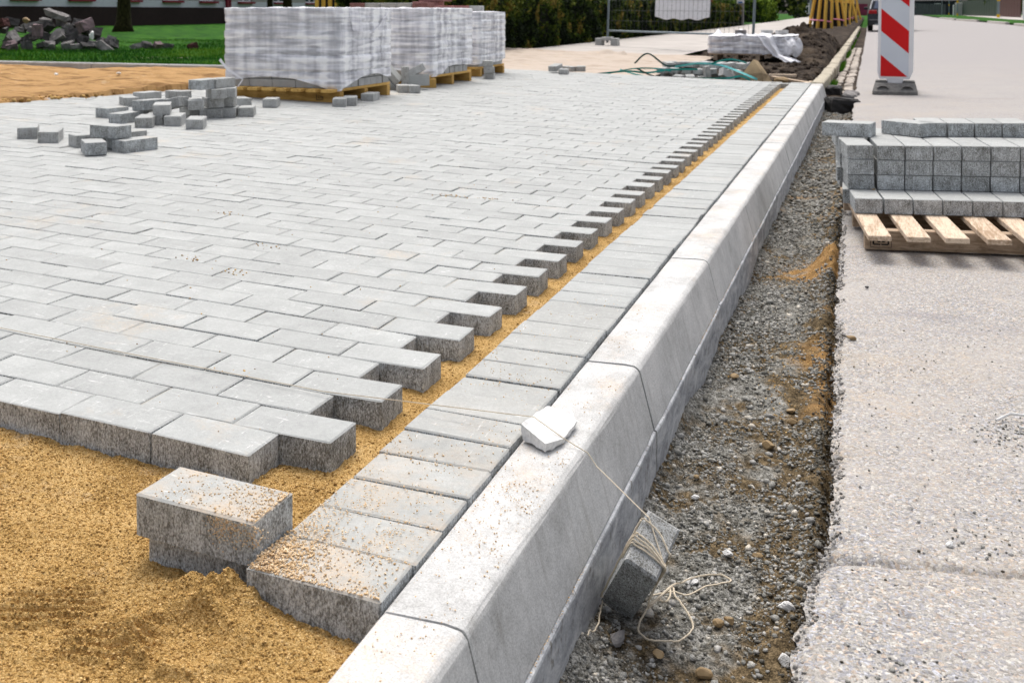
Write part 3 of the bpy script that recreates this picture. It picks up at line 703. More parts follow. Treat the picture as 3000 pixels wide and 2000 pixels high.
for i in range(95):
    yy = 11.0+i*0.16
    for q in range(2):
        m_ = MB() if False else None
        if random.random() < 0.16: continue
        if i == 0 and q == 0:
            COB = []
            for _ in range(4):
                mm = MB(); mm.box((0, 0, 0), (0.105, 0.135, 0.09), None, bev=0.014)
                me = bpy.data.meshes.new('cobble_block'); me.from_pydata([(a+random.gauss(0, 0.005), b+random.gauss(0, 0.005), c_+random.gauss(0, 0.003)) for a, b, c_ in mm.v], [], mm.f); me.materials.append(T['cobble']); COB.append(me)
        inst('cobble', random.choice(COB), (0.20+q*0.125+random.gauss(0, 0.006), yy+random.gauss(0, 0.008), -0.185+random.gauss(0, 0.006)), (random.gauss(0, 0.06), random.gauss(0, 0.06), random.gauss(0, 0.06)), gut)
o = grid('gutter_earth', np.linspace(0.115, 0.47, 14), np.linspace(10.45, 60, 420), lambda X, Y: -0.150+0.018*fbm(X*14, Y*7, 3, 120)+0.10*smooth01((0.17-X)/0.06)*0.3+far_up(Y), T['soil']); tag(o, kind='structure')

edging = empty('lawn_edging'); tag(edging, kind='structure')
for i in range(26):
    m_ = MB(); m_.box((-5.2-i, 8.46+0.055*(0.8-i)+random.gauss(0, 0.004), 0.065), (0.99, 0.08, 0.17), Matrix.Rotation(0.055, 3, 'Z'), bev=0.012)
    m_.build('edging_stone', T['greystone'], edging)

# ================================================================== LOOSE PAVERS
G_PILE = 'grey pavers left loose on the new paving'
def put_paver(x, y, z, deg, label, group=G_PILE, pool=None, tilt=(0, 0), name='paver'):
    o = inst(name, random.choice(pool or PVO), (x, y, z+LZ), None)
    R_ = Matrix.Rotation(math.radians(deg)+math.pi/2, 3, 'Z') @ Matrix.Rotation(tilt[0], 3, 'X') @ Matrix.Rotation(tilt[1], 3, 'Y')
    o.rotation_euler = R_.to_euler(); tag(o, label, 'paver', group); return o
# two pavers lying on the sand beside the end of the edge course
lo = paver_mesh('near_paver_block', (T['top_s'], T['side']), 0.0005, 0.0035, (0.2, 0.1, 0.06))
o = inst('paver', lo, (-0.292, 0.094, -0.0135), (0.0, 0.006, 0.012)); tag(o, 'lower of two stacked pavers sunk in the sand by the front corner', 'paver', 'two stacked pavers on the foreground sand')
up = paver_mesh('near_paver_block', (T['top_s'], T['side']), 0.0005, 0.0035, (0.2, 0.1, 0.06))
upper = inst('paver', up, (-0.3015, 0.077, 0.0500), (0.004, 0.003, -0.038)); tag(upper, 'sand-dusted upper paver of two stacked on the foreground sand', 'paver', 'two stacked pavers on the foreground sand')

PILE = [
('A0', -3.507, 3.032, 0.078, 40, 'pale paver standing apart at the far left edge of the paving'),
('A1', -3.300, 2.973, 0.073, 35, 'pale paver second from the left, just left of the nearest small pile'),
('A2', -3.024, 2.958, 0.068, 154, 'left hindmost paver of the nearest small pile'),
('A3', -2.841, 2.760, 0.063, 47, 'front paver of the nearest small pile, end towards the camera'),
('A4', -2.731, 2.926, 0.060, 166, 'right paver of the nearest small pile, long side showing'),
('A5', -2.861, 2.904, 0.123, 77, 'dark paver lying across the top of the nearest small pile'),
('A6', -2.901, 3.000, 0.064, 54, 'shaded paver hidden beneath the top one of the nearest small pile'),
('A7', -2.950, 3.120, 0.066, 154, 'paver behind the right one of the nearest small pile, top just visible'),
('B1', -3.013, 3.822, 0.066, 29, 'pale paver in front of the big pile, rightmost of its front row'),
('B2', -3.303, 3.736, 0.073, 30, 'pale paver in the front row of the big pile, third from its right'),
('B3', -3.213, 3.887, 0.071, 27, 'pale paver in the front row of the big pile, second from its right'),
('B4', -3.335, 3.868, 0.073, 32, 'shaded paver squeezed between two front pavers of the big pile'),
('B5', -3.517, 3.825, 0.079, 178, 'paver at the front left of the big pile, long dark side showing'),
('B6', -3.765, 3.997, 0.085, 2, 'leftmost paver of the big pile, lying by itself'),
('B7', -3.305, 3.890, 0.133, 34, 'pale paver lying on the shaded one near the front of the big pile'),
('B8', -3.475, 3.990, 0.142, 174, 'greenish-grey paver resting high on the left half of the big pile'),
('B8b', -3.521, 4.022, 0.082, 19, 'paver under the greenish-grey one in the left half of the big pile'),
('B9', -4.116, 4.584, 0.094, 49, 'chipped paver end showing at the back left of the big pile'),
('B10', -4.249, 4.954, 0.098, 177, 'paver farthest back on the left behind the big pile'),
('B11', -3.400, 4.098, 0.138, 87, 'tilted paver leaning in the middle of the big pile'),
('B12', -4.146, 5.177, 0.094, 71, 'paver with a broken corner behind the middle of the big pile'),
('B13', -3.300, 4.188, 0.136, 46, 'paver end on the upper level just left of the tall stack'),
('B13b', -3.351, 4.281, 0.075, 76, 'bottom paver just left of the tall stack'),
('S1a', -3.339, 4.306, 0.074, 30, 'left paver in the bottom layer of the tall stack'),
('S1b', -3.254, 4.362, 0.072, 29, 'right paver in the bottom layer of the tall stack'),
('S2a', -3.269, 4.353, 0.135, 47, 'left paver in the second layer of the tall stack'),
('S2b', -3.231, 4.459, 0.135, 28, 'right paver in the second layer of the tall stack'),
('S3a', -3.227, 4.330, 0.196, 45, 'left paver in the third layer of the tall stack'),
('S3b', -3.203, 4.427, 0.196, 30, 'right paver in the third layer of the tall stack'),
('S4a', -3.249, 4.240, 0.257, 177, 'front paver on top of the tall stack'),
('S4b', -3.226, 4.368, 0.257, 177, 'rear paver on top of the tall stack'),
('B16', -3.203, 4.446, 0.070, 26, 'pale paver on the ground touching the tall stack on its right'),
('B17', -3.127, 4.524, 0.068, 28, 'outermost paver to the right of the tall stack'),
('B18', -3.482, 5.001, 0.079, 47, 'paver behind the tall stack in front of the wrapped pallet corner'),
('C1', -3.295, 5.093, 0.073, 25, 'lone paver in front of the middle of the nearest wrapped pallet'),
('C2', -2.920, 5.409, 0.063, 25, 'front paver of the pair at the corner of the nearest wrapped pallet'),
('C3', -2.902, 5.530, 0.064, 25, 'rear paver of the pair at the corner of the nearest wrapped pallet'),
('C4', -2.919, 5.895, 0.064, 12, 'lone paver beside the open side of the nearest wrapped pallet'),
('D1', -3.028, 6.729, 0.068, 30, 'front left paver of the heap between the first and second wrapped pallets'),
('D2', -2.963, 6.754, 0.066, 42, 'front right paver of the heap between the first and second wrapped pallets'),
('E1', -2.958, 8.679, 0.066, 16, 'bottom paver of the small column by the third wrapped pallet'),
('E2', -2.958, 8.665, 0.127, 24, 'middle paver of the small column by the third wrapped pallet'),
('E3', -2.971, 8.669, 0.188, 16, 'top paver of the small column by the third wrapped pallet'),
('F1', -2.526, 9.887, 0.052, 11, 'front paver of the small group at the far edge of the paving'),
('F2', -2.665, 10.035, 0.088, 176, 'raised paver of the small group at the far edge of the paving'),
('F3', -2.644, 10.494, 0.050, 55, 'tan-sided paver of the small group at the far edge of the paving'),
('F4', -2.504, 10.538, 0.053, 11, 'square paver end, rightmost of the small group at the far edge'),
]
darkset = {'A3', 'A4', 'A5', 'A6', 'B5', 'B6', 'B8', 'S4a'}
for n_, x, y, z, dg, lab in PILE:
    tl = (random.gauss(0, 0.012), random.gauss(0, 0.012))
    if n_ == 'B11': tl = (0.05, 0.22)
    if n_ == 'F2': tl = (0.0, 0.12)
    put_paver(x, y, z, dg, lab, pool=PV if n_ in darkset else PVO, tilt=tl)
# tilted and upright ones between the wrapped pallets
def free_paver(x, y, z, rot, lab, grp=G_PILE, pool=None):
    o = inst('paver', random.choice(pool or PVO), (x, y, z), rot); tag(o, lab, 'paver', grp); return o
free_paver(-3.06, 6.92, 0.170, (0, math.pi/2, 0.5), 'paver standing on end in the heap between the first two wrapped pallets')
free_paver(-2.99, 6.99, 0.150, (math.pi/2, 0, 0.9), 'shaded paver on edge at the right of the heap between wrapped pallets')
free_paver(-3.17, 6.86, 0.230, (0.3, 0.85, 0.3), 'tilted paver leaning at the upper left of the heap between wrapped pallets')
free_paver(-3.20, 6.83, 0.160, (0.5, 0.75, 0.9), 'lower slanting paver at the left of the heap between wrapped pallets')
free_paver(-3.07, 7.00, 0.245, (-0.35, -0.35, 1.0), 'chipped paver lying on top of the heap between wrapped pallets')

# pavers dumped beyond the far edge, with packing straps
G_FAR = 'grey pavers heaped beyond the far edge of the paving'
fx = 0
rows_far = [(-1.42, 10.62, -0.03, 3, 'bottom'), (-1.62, 10.86, 0.035, 7, 'middle'), (-1.58, 11.02, 0.100, 7, 'top')]
nm = {'bottom': 'front low row', 'middle': 'middle row', 'top': 'back upper row'}
for (x0, y0, z0, nn, key) in rows_far:
    for k in range(nn):
        yw = random.gauss(0, 10)
        put_paver(x0+k*0.135+random.gauss(0, 0.006), y0+random.gauss(0, 0.02), z0+random.gauss(0, 0.004), yw, '%s paver from the left in the %s of the heap beyond the paving' % (ORD[k], nm[key]), G_FAR, tilt=(random.gauss(0, 0.06), random.gauss(0, 0.06)))
        if key == 'top':
            put_paver(x0+k*0.135, y0+0.21, z0-0.004, yw*0.5, '%s paver from the left in the hindmost row of the heap beyond the paving' % ORD[k], G_FAR)
        elif key == 'middle':
            put_paver(x0+k*0.135, y0+0.20, z0-0.062, yw*0.4, '%s shaded paver from the left under the back rows of the heap' % ORD[k], G_FAR)
put_paver(-0.62, 10.90, 0.02, 85, 'sand-topped paver at the right end of the heap beyond the paving', G_FAR, [PVO[0]])
put_paver(-0.66, 11.02, -0.045, 80, 'low paver under the sand-topped one at the right end of the heap', G_FAR)
free_paver(-1.06, 10.56, 0.045, (0, math.pi/2.2, 0.4), 'paver standing up in the middle front of the heap beyond the paving', G_FAR)
free_paver(-0.86, 10.57, 0.050, (1.2, 0.5, 0.9), 'twisted paver at the front of the heap, near the brown rock', G_FAR)
def strap(pts, mat, lab, wdt=0.014):
    P_ = [Vector(p) for p in pts]
    S_ = []
    for i in range(len(P_)-1):                                      # Catmull-Rom through the points
        p0, p1, p2, p3 = P_[max(i-1, 0)], P_[i], P_[i+1], P_[min(i+2, len(P_)-1)]
        for t in np.linspace(0, 1, 7)[:-1]:
            t = float(t); S_.append(0.5*((2*p1)+(p2-p0)*t+(2*p0-5*p1+4*p2-p3)*t*t+(3*p1-p0-3*p2+p3)*t**3))
    S_.append(P_[-1]); V = []
    for i, p in enumerate(S_):
        tn = (S_[min(i+1, len(S_)-1)]-S_[max(i-1, 0)]).normalized(); side = tn.cross(Vector((-0.39+0.4*math.sin(i*0.2), 0.92, 0.5*math.sin(i*0.31)))).normalized()*wdt*0.42; nn_ = tn.cross(side).normalized()*0.0008
        V += [p-side-nn_, p+side-nn_, p+side+nn_, p-side+nn_]
    m_ = MB(); F = [(4*i+a, 4*i+(a+1) % 4, 4*i+4+(a+1) % 4, 4*i+4+a) for i in range(len(S_)-1) for a in range(4)]
    m_.add(V, F); return tag(m_.build('packing_strap', mat), lab, 'strap', 'green packing straps tangled over the paver heap')
strap([(-2.35, 10.52, 0.02), (-2.0, 10.62, 0.06), (-1.75, 10.6, 0.05), (-1.5, 10.58, 0.09), (-1.2, 10.6, 0.10)], T['strap'], 'teal strap end lying farthest left of the paver heap', 0.026)
strap([(-1.95, 10.85, 0.14), (-1.78, 10.75, 0.26), (-1.55, 10.66, 0.13), (-1.35, 10.7, 0.15), (-1.15, 10.75, 0.155)], T['strapd'], 'dark strap arching high over the left of the paver heap', 0.024)
strap([(-1.85, 10.5, 0.10), (-1.65, 10.45, 0.02), (-1.35, 10.42, -0.005), (-1.1, 10.44, 0.01)], T['strapd'], 'dark strap slanting down to the paving edge', 0.024)
strap([(-2.1, 10.75, 0.07), (-1.9, 10.7, 0.02), (-1.6, 10.5, -0.01), (-1.45, 10.42, 0.0)], T['strapl'], 'pale turquoise strap lying low at the left of the heap', 0.024)
strap([(-1.45, 10.62, 0.12), (-1.2, 10.6, 0.165), (-0.95, 10.6, 0.15), (-0.7, 10.5, 0.07), (-0.55, 10.42, 0.015)], T['strapl'], 'pale turquoise strap running across the top of the paver heap', 0.028)
strap([(-1.05, 10.6, 0.16), (-0.95, 10.58, 0.20), (-0.82, 10.62, 0.215), (-0.70, 10.8, 0.17)], T['strap'], 'teal strap looped up above the right of the heap', 0.024)
strap([(-1.35, 10.45, 0.0), (-1.1, 10.43, 0.008), (-0.85, 10.45, 0.02), (-0.72, 10.44, 0.045), (-0.62, 10.42, 0.005)], T['strap'], 'teal strap snaking along the foot of the heap', 0.026)
strap([(-2.2, 10.6, 0.03), (-1.95, 10.65, 0.085), (-1.7, 10.62, 0.10), (-1.5, 10.64, 0.07)], T['strap'], 'teal strap looped beside the left of the heap', 0.018)

def rock(name, loc, dims, mat, label, cat, group=None, seed=0, lumps=2.2, rz=0, sub=2, cut=None, kind=None):
    rs = np.random.default_rng(seed)
    import bmesh
    bm = bmesh.new(); bmesh.ops.create_icosphere(bm, subdivisions=sub, radius=1.0)
    planes = [(Vector(rs.normal(size=3)).normalized(), rs.uniform(0.5, 0.85)) for _ in range(9)]
    for v in bm.verts:
        p = v.co.copy()
        for n_, d_ in planes:
            k = p.dot(n_)-d_
            if k > 0: p -= n_*k
        p *= 1+rs.uniform(-0.04, 0.04)
        v.co = Vector((p.x*dims[0], p.y*dims[1], p.z*dims[2]))
    me = bpy.data.meshes.new(name); bm.to_mesh(me); bm.free(); me.materials.append(mat)
    o = inst(name, me, loc, (0, 0, rz)); tag(o, label, cat, group, kind); return o
# big pointed limestone and planks round the pit at the far edge
m_ = MB(); m_.add([(-0.17, -0.10, -0.05), (0.10, -0.14, -0.05), (0.19, 0.02, -0.05), (0.05, 0.16, -0.05), (-0.16, 0.10, -0.05), (-0.13, -0.08, 0.06), (0.09, -0.11, 0.07), (0.13, 0.02, 0.05), (0.0, 0.12, 0.10), (-0.10, 0.06, 0.11), (-0.02, -0.02, 0.215), (0.03, 0.0, 0.20)],
  [(0, 1, 6, 5), (1, 2, 7, 6), (2, 3, 8, 7), (3, 4, 9, 8), (4, 0, 5, 9), (5, 6, 10), (6, 11, 10), (6, 7, 11), (7, 8, 11), (8, 10, 11), (8, 9, 10), (9, 5, 10), (4, 3, 2, 1, 0)])
o = m_.build('rock', T['rockb']); o.location = (-0.60, 10.72, 0.0); tag(o, 'big pointed brown-stained rock at the far edge of the paving', 'rock')
o = rock('rock', (-0.33, 10.78, -0.03), (0.10, 0.08, 0.06), T['tanstone'], 'rounded tan rock right of the pointed one in the pit', 'rock', seed=5)
def plank(c, d_, rz, ry, lab, mat='wood'):
    m_ = MB(); m_.box((0, 0, 0), d_, None, bev=0.003); o = m_.build('plank', T[mat]); o.location = c; o.rotation_euler = (ry[0], ry[1], rz); return tag(o, lab, 'plank', 'planks round the pit at the far edge')
plank((-0.36, 11.35, 0.01), (0.30, 0.06, 0.03), 0.1, (0, 0.0), 'short pale plank lying behind the pit')
plank((-0.22, 10.95, -0.02), (0.50, 0.10, 0.022), -0.35, (0, 0.12), 'dark wide plank slanting across the pit', 'woodx')
plank((-0.13, 10.66, -0.05), (0.30, 0.05, 0.025), 0.7, (0, -0.2), 'light plank leaning into the pit beside the kerb')
plank((-1.35, 10.47, -0.02), (0.42, 0.09, 0.02), -0.05, (0.2, 0.0), 'broken board lying in the sand in front of the heap', 'woodx')

# ================================================================== OPEN PALLET BY THE TRENCH
PO = Vector((0.580, 3.337, 0)); PR = 0.115
Rp = Matrix.Rotation(PR, 3, 'Z') @ Matrix.Rotation(-0.027, 3, 'Y') @ Matrix.Rotation(0.006, 3, 'X')
def pp(a, b, z): return PO+Rp @ Vector((a, b, 0))+Vector((0, 0, z))
pal = empty('wooden_pallet', pp(-0.09, -0.40, -0.126)); tag(pal, 'weathered wooden pallet on the road edge under the open paver stack', 'pallet')
Pinv = Matrix.Translation(-pal.location)
def pal_box(name, c, d_, mat, bev=0.002):
    m_ = MB(); m_.box((0, 0, 0), d_, None, bev=bev)
    o = m_.build(name, mat); o.parent = pal; o.rotation_euler = Rp.to_euler(); o.location = c-pal.location; return o
ztop = 0.204; hh = 0.0592; deck = ztop-4*hh
for k in range(9):
    a0 = -0.094+0.1215*k
    pal_box('deck_board', pp(a0+0.0375+random.gauss(0, 0.002), -0.589+0.5, deck-0.0095), (0.074, 1.0, 0.0175), T['wood'])
for b in (-0.399+0.02, 0.02, 0.37):
    bx = pal_box('stringer', pp(-0.086+0.5, b, deck-0.019-0.036), (1.0, 0.045, 0.070), T['woodx'])
    if b < -0.3: front_str = bx
# stamped mark: nested open rectangles on the front stringer
mk = MB()
def frame_rect(cx, cz, w_, h_, t_, bottom=True, gap=True):
    mk.box((cx-w_/2, -0.0229, cz), (t_, 0.001, h_)); mk.box((cx+w_/2, -0.0229, cz), (t_, 0.001, h_))
    for sx in (-1, 1): mk.box((cx+sx*(w_/4+0.0008), -0.0229, cz-h_/2), (w_/2-0.002, 0.001, t_))
frame_rect(-0.447, -0.006, 0.070, 0.040, 0.0016); frame_rect(-0.447, 0.000, 0.050, 0.032, 0.0055); frame_rect(-0.446, 0.004, 0.024, 0.020, 0.005)
mo = mk.build('stamped_mark', T['mark']); mo.parent = front_str
SG = 'grey pavers stacked on the open pallet'
LAYN = ['second highest layer', 'middle layer', 'second lowest layer']
def stack_paver(a, b, z, rzd, lab, along='b', pool=None):
    R_ = Rp @ Matrix.Rotation(math.radians(rzd)+(math.pi/2 if along == 'b' else 0), 3, 'Z')
    o = inst('paver', random.choice(pool or PVK), pp(a, b, z)+Vector((0, 0, 0)), R_.to_euler()); tag(o, lab, 'paver', SG); return o
pt_ = 0.1012
for k in range(-1, 6):
    c_ = k+1
    nme = ORD[c_]
    # lowest layer, protruding front row
    stack_paver(0.002+(k+0.5)*pt_-(0.003 if k == -1 else 0), -0.196+0.1, deck+hh, random.gauss(0, 0.2), '%s paver from the left in the protruding lowest layer of the open pallet' % nme)
    for L in range(3):
        z = ztop-L*hh; ex = [-0.016, -0.012, -0.008][L] if k == -1 else 0.0; rr = [2.0, 1.0, 0.5][L] if k == -1 else random.gauss(0, 0.15)
        fy = [0.006, 0, 0][L] if k == -1 else 0
        stack_paver((k+0.5)*pt_+ex, 0.1+random.gauss(0, 0.0015)+fy, z, rr, '%s paver from the left on the front of the %s' % (nme, LAYN[L]))
    stack_paver((k+0.5)*pt_+(0.0 if k >= 0 else -0.02), 0.302, ztop+random.gauss(0, 0.0007), random.gauss(0, 0.3)-(1.5 if k == -1 else 0), '%s paver from the left in the row behind the front of the second highest layer' % nme)
stack_paver(-0.068, 0.302, ztop-hh, -1.5, 'paver in the left side of the middle layer, behind the front one')
stack_paver(-0.074, 0.304, ztop-2*hh, -4, 'paver jutting left from the second lowest layer of the open pallet')
stack_paver(-0.068, 0.104, ztop-3*hh, -5, 'paver jutting left from the lowest layer of the open pallet')
stack_paver(-0.07, 0.505, ztop, 0, 'leftmost paver at the back of the second highest layer')
for k in range(0, 6): stack_paver((k+0.5)*pt_, 0.505, ztop, random.gauss(0, 0.3), '%s paver from the gap at the back of the second highest layer' % ORD[k])
core = MB(); M_c = Rp
core.box(pp(0.30, 0.31, (deck+ztop-hh)/2-0.002), (0.60, 0.20, (ztop-hh-deck)-0.006), M_c); core.box(pp(0.25, 0.51, (deck+ztop-hh)/2-0.002), (0.70, 0.18, (ztop-hh-deck)-0.006), M_c)
core.box(pp(0.30, 0.105, deck+hh/2-0.001), (0.60, 0.19, hh-0.004), M_c)
o = core.build('hidden_paver_layers', T['side']); tag(o, 'shadowed inner pavers deep inside the open pallet stack', 'pavers', SG, 'stuff')
# top tier
zt2 = ztop+hh
stack_paver(0.303+0.5*pt_, 0.385, zt2, 0, 'highest tier paver third from the right edge of the photo'); stack_paver(0.303+1.5*pt_, 0.385, zt2, 0, 'highest tier paver second from the right edge of the photo')
stack_paver(0.303+2.5*pt_, 0.385, zt2, 0.3, 'highest tier paver at the right edge of the photo'); stack_paver(0.303-0.5*pt_, 0.395, zt2, 0, 'paver with a dark streak at the left end of the straight highest row')
stack_paver(0.165, 0.360, zt2, 42, 'highest tier paver turned askew beside the straight top row')
stack_paver(-0.075, 0.325, zt2, 71, 'single long paver lying across the left end on top of the stack')
o = rock('pebble', pp(-0.012, -0.012, deck+hh+0.004), (0.008, 0.005, 0.004), T['tanstone'], 'small yellowish pebble on the lowest layer ledge, left of the other', 'pebble', seed=3, sub=1)
o = rock('pebble', pp(0.13, -0.03, deck+hh+0.003), (0.004, 0.004, 0.003), T['rock'], 'tiny white pebble on the third paver of the lowest layer ledge', 'pebble', seed=4, sub=1)

# ================================================================== WRAPPED PALLETS
def wrapped(x0, x1, y0, y1, zg, lab_p, lab_w, seed, htop=0.765, tear=False, nboards=8):
    p = empty('wooden_pallet', (x0, y0, zg)); tag(p, lab_p, 'pallet', 'yellow wooden pallets under the wrapped stacks')
    w_, d_ = x1-x0, y1-y0; zd = zg+0.105
    for k in range(nboards):
        m_ = MB(); m_.box((w_*(k+0.5)/nboards+0.0, d_/2-0.03, 0.105-0.011), (0.085, d_+0.14, 0.021), None, bev=0.002); m_.build('deck_board', T['yw'], p)
    for yy in (0.03, d_/2, d_-0.03):
        m_ = MB(); m_.box((w_/2, yy, 0.0415), (w_, 0.055, 0.082), None, bev=0.002); q0 = m_.build('stringer', T['ywx'], p)
        if yy == 0.03 and tear:
            mm = MB()
            for (cx, cz, ww, h2, t_) in ((w_-0.17, 0.043, 0.055, 0.040, 0.004), (w_-0.165, 0.046, 0.034, 0.024, 0.004), (w_-0.16, 0.05, 0.014, 0.010, 0.004)):
                mm.box((cx-ww/2, 0.0015, cz), (t_, 0.001, h2)); mm.box((cx, 0.0015, cz-h2/2), (ww, 0.001, t_)); mm.box((cx+ww/2, 0.0015, cz-h2/4), (t_, 0.001, h2/2))
            mm.build('stamped_mark', T['mark'], q0)
    s = empty('wrapped_paver_stack', (x0, y0, zd)); tag(s, lab_w, 'wrapped pavers', 'pavers wrapped in white film on pallets')
    H = zg*0+htop-zd; nl = int(H/0.0605)
    inn = MB()
    for L in range(nl):
        zz = L*0.0605+0.030; sh = -0.012 if L % 2 else 0.0
        if L == 0:
            xx = 0.02
            while xx < w_-0.12:
                bw = random.choice((0.197, 0.197, 0.10)); g_ = random.choice((0.004, 0.004, 0.05))
                if xx+bw > w_-0.01: bw = w_-0.02-xx
                m_ = MB(); m_.box((xx+bw/2, 0.06, zz), (bw, 0.10, 0.058), None, bev=0.003); m_.build('paver', T['greystone'], s); xx += bw+g_
            yy = 0.115
            while yy < d_-0.06:
                m_ = MB(); m_.box((w_-0.115, yy+0.05, zz), (0.197, 0.097, 0.058), None, bev=0.003); m_.build('paver', T['greystone'], s); yy += 0.101+random.choice((0, 0, 0.02))
            inn.box(((w_-0.22)/2, (d_+0.11)/2, zz), (w_-0.25, d_-0.15, 0.058))
        else:
            xx = 0.012
            while xx < w_-0.05:
                bw = min(0.197, w_-0.012-xx); inn.box((xx+bw/2, 0.055-sh*0.3, zz), (bw-0.008, 0.09, 0.054), None, tone=0.5); xx += 0.2
            yy = 0.11
            while yy < d_-0.05:
                inn.box((w_-0.062, yy+0.05, zz), (0.09, 0.089, 0.054), None); yy += 0.1
            inn.box((0.055, (d_+0.1)/2, zz), (0.09, d_-0.13, 0.054), None); inn.box((w_/2, d_/2+0.04, zz), (w_-0.24, d_-0.14, 0.054), None)
    o = inn.build('inner_pavers', T['oldside'], s); tag(o, kind='stuff')
    # film: a hood with one bulge per layer, sagging hem and creases
    per = []
    def side(P0, P1, n_):
        return [(P0[0]+(P1[0]-P0[0])*i/n_, P0[1]+(P1[1]-P0[1])*i/n_) for i in range(n_)]
    e_ = 0.004; N1 = 110
    base = side((-e_, d_+e_), (-e_, -e_), 60)+side((-e_, -e_), (w_+e_, -e_), N1)+side((w_+e_, -e_), (w_+e_, d_+e_), 80)+side((w_+e_, d_+e_), (-e_, d_+e_), 20)
    n = len(base); nz = 90; V = np.zeros((nz, n, 3))
    bx = np.array(base); cxy = np.array([w_/2, d_/2])
    nrm = np.zeros_like(bx); nrm[:60] = (-1, 0); nrm[60:60+N1] = (0, -1); nrm[60+N1:140+N1] = (1, 0); nrm[140+N1:] = (0, 1)
    arc = np.cumsum(np.r_[0, np.hypot(*np.diff(bx, axis=0).T)])
    for iz in range(nz):
        t = iz/(nz-1)
        hem = 0.055+0.018*np.sin(arc*5+seed)+0.03*vnoise(arc*6, arc*0+seed, seed)-0.045*np.exp(-((arc-(arc[60]+w_))/0.25)**2)-0.035*np.exp(-((arc-arc[60])/0.25)**2)
        z = hem+(H-hem)*t
        lay = z/0.0605; ph_ = lay-np.floor(lay)
        bul = 0.005*np.abs(np.sin(np.pi*ph_))**0.5-0.010*np.exp(-((lay/2-np.round(lay/2))/0.06)**2)*(0.6+vnoise(arc*2, arc*0+np.round(lay/2), seed))+0.004*np.sin(np.floor(lay)*2.1+seed)
        wr = 0.005*fbm(arc*3+seed*3, z*30, 2, seed)+0.006*fbm(arc*2.2, z*9, 3, seed+5)
        V[iz, :, :2] = bx+nrm*(bul+wr)[:, None]; V[iz, :, 2] = z
        corner = np.minimum(np.abs(arc-arc[60]), np.abs(arc-(arc[60]+w_)))
        V[iz, :, :2] += (cxy-bx)/np.linalg.norm(cxy-bx, axis=1)[:, None]*(0.016*np.exp(-corner/0.014))[:, None]
    V = V.reshape(-1, 3)
    i = np.arange(n)[None]+np.arange(nz-1)[:, None]*n; j = (np.arange(n)+1) % n; jn = j[None]+np.arange(nz-1)[:, None]*n
    F = np.stack([i, jn, jn+n, i+n], -1).reshape(-1, 4)
    topc = np.arange(n)+(nz-1)*n
    # lid: rings towards the middle
    rings = 8; Vt = [V]; prev = topc; off_ = len(V); Ft = [F]
    last = V[topc]
    for k in range(1, rings+1):
        s_ = k/rings; P_ = last.copy(); P_[:, :2] = last[:, :2]*(1-s_)+cxy*s_
        P_[:, 2] = H+0.006*np.sin(P_[:, 0]*30)*np.sin(P_[:, 1]*24)+0.010*fbm(P_[:, 0]*9, P_[:, 1]*9, 3, seed+9)
        ids = np.arange(n)+off_; Ft.append(np.stack([prev, np.roll(prev, -1), np.roll(ids, -1), ids], -1)); Vt.append(P_); prev = ids; off_ += n
    fast_mesh('film_wrap', np.concatenate(Vt), np.concatenate(Ft), T['film'], None, False, s)
    return p, s
p1, s1 = wrapped(-4.0, -3.0, 5.56, 6.42, 0.066, 'yellow pallet with stamped mark under the nearest, largest wrapped stack', 'nearest and largest film-wrapped paver stack with a film tail at its left', 2, tear=True)
p2, s2 = wrapped(-3.98, -3.0, 7.30, 8.28, 0.066, 'yellow pallet under the middle wrapped stack, loose block beside it', 'middle of the three film-wrapped paver stacks', 7, 0.768)
p3, s3 = wrapped(-4.1, -3.12, 8.85, 9.62, 0.066, 'yellow pallet under the third wrapped stack, farthest along the row', 'third film-wrapped paver stack with red blocks lying on top', 12, 0.735)
# folded flaps hanging on the right face of the first stack and its twisted tail
def ribbon(pts, wdt, mat, name, parent=None, thick=0.002, wob=0.3, side=Vector((0, 0, 1))):
    V = []; n = len(pts); P_ = [Vector(p) for p in pts]
    for i, p in enumerate(P_):
        tn = (P_[min(i+1, n-1)]-P_[max(i-1, 0)]).normalized()
        ww = wdt[i] if isinstance(wdt, (list, tuple)) else wdt
        sd_ = tn.cross(Vector((0.2*math.sin(i), -1, 0.1))).normalized()*ww/2; nn_ = tn.cross(sd_).normalized()*thick/2
        V += [p-sd_-nn_, p+sd_-nn_, p+sd_+nn_, p-sd_+nn_]
    m_ = MB(); m_.add(V, [(4*i+a, 4*i+(a+1) % 4, 4*i+4+(a+1) % 4, 4*i+4+a) for i in range(n-1) for a in range(4)]+[(0, 1, 2, 3), (4*n-4, 4*n-3, 4*n-2, 4*n-1)])
    o = m_.build(name, mat, parent); return o
ribbon([(-0.02, -0.03, 0.20), (0.06, -0.05, 0.13), (0.17, -0.06, 0.075), (0.205, -0.06, 0.055), (0.17, -0.065, 0.005), (0.12, -0.07, -0.04), (0.10, -0.07, -0.045), (0.05, -0.06, -0.01), (0.0, -0.05, 0.03)], [0.022, 0.018, 0.014, 0.010, 0.013, 0.010, 0.008, 0.010, 0.012], T['sheetw'], 'film_tail', s1)
fl = MB()
fl.add([(1.016, 0.12, 0.57), (1.020, 0.30, 0.55), (1.022, 0.34, 0.41), (1.018, 0.18, 0.42), (1.012, 0.12, 0.57), (1.014, 0.30, 0.55), (1.014, 0.34, 0.41), (1.012, 0.18, 0.42)], [(0, 1, 2, 3), (7, 6, 5, 4), (0, 4, 5, 1), (1, 5, 6, 2), (2, 6, 7, 3), (3, 7, 4, 0)])
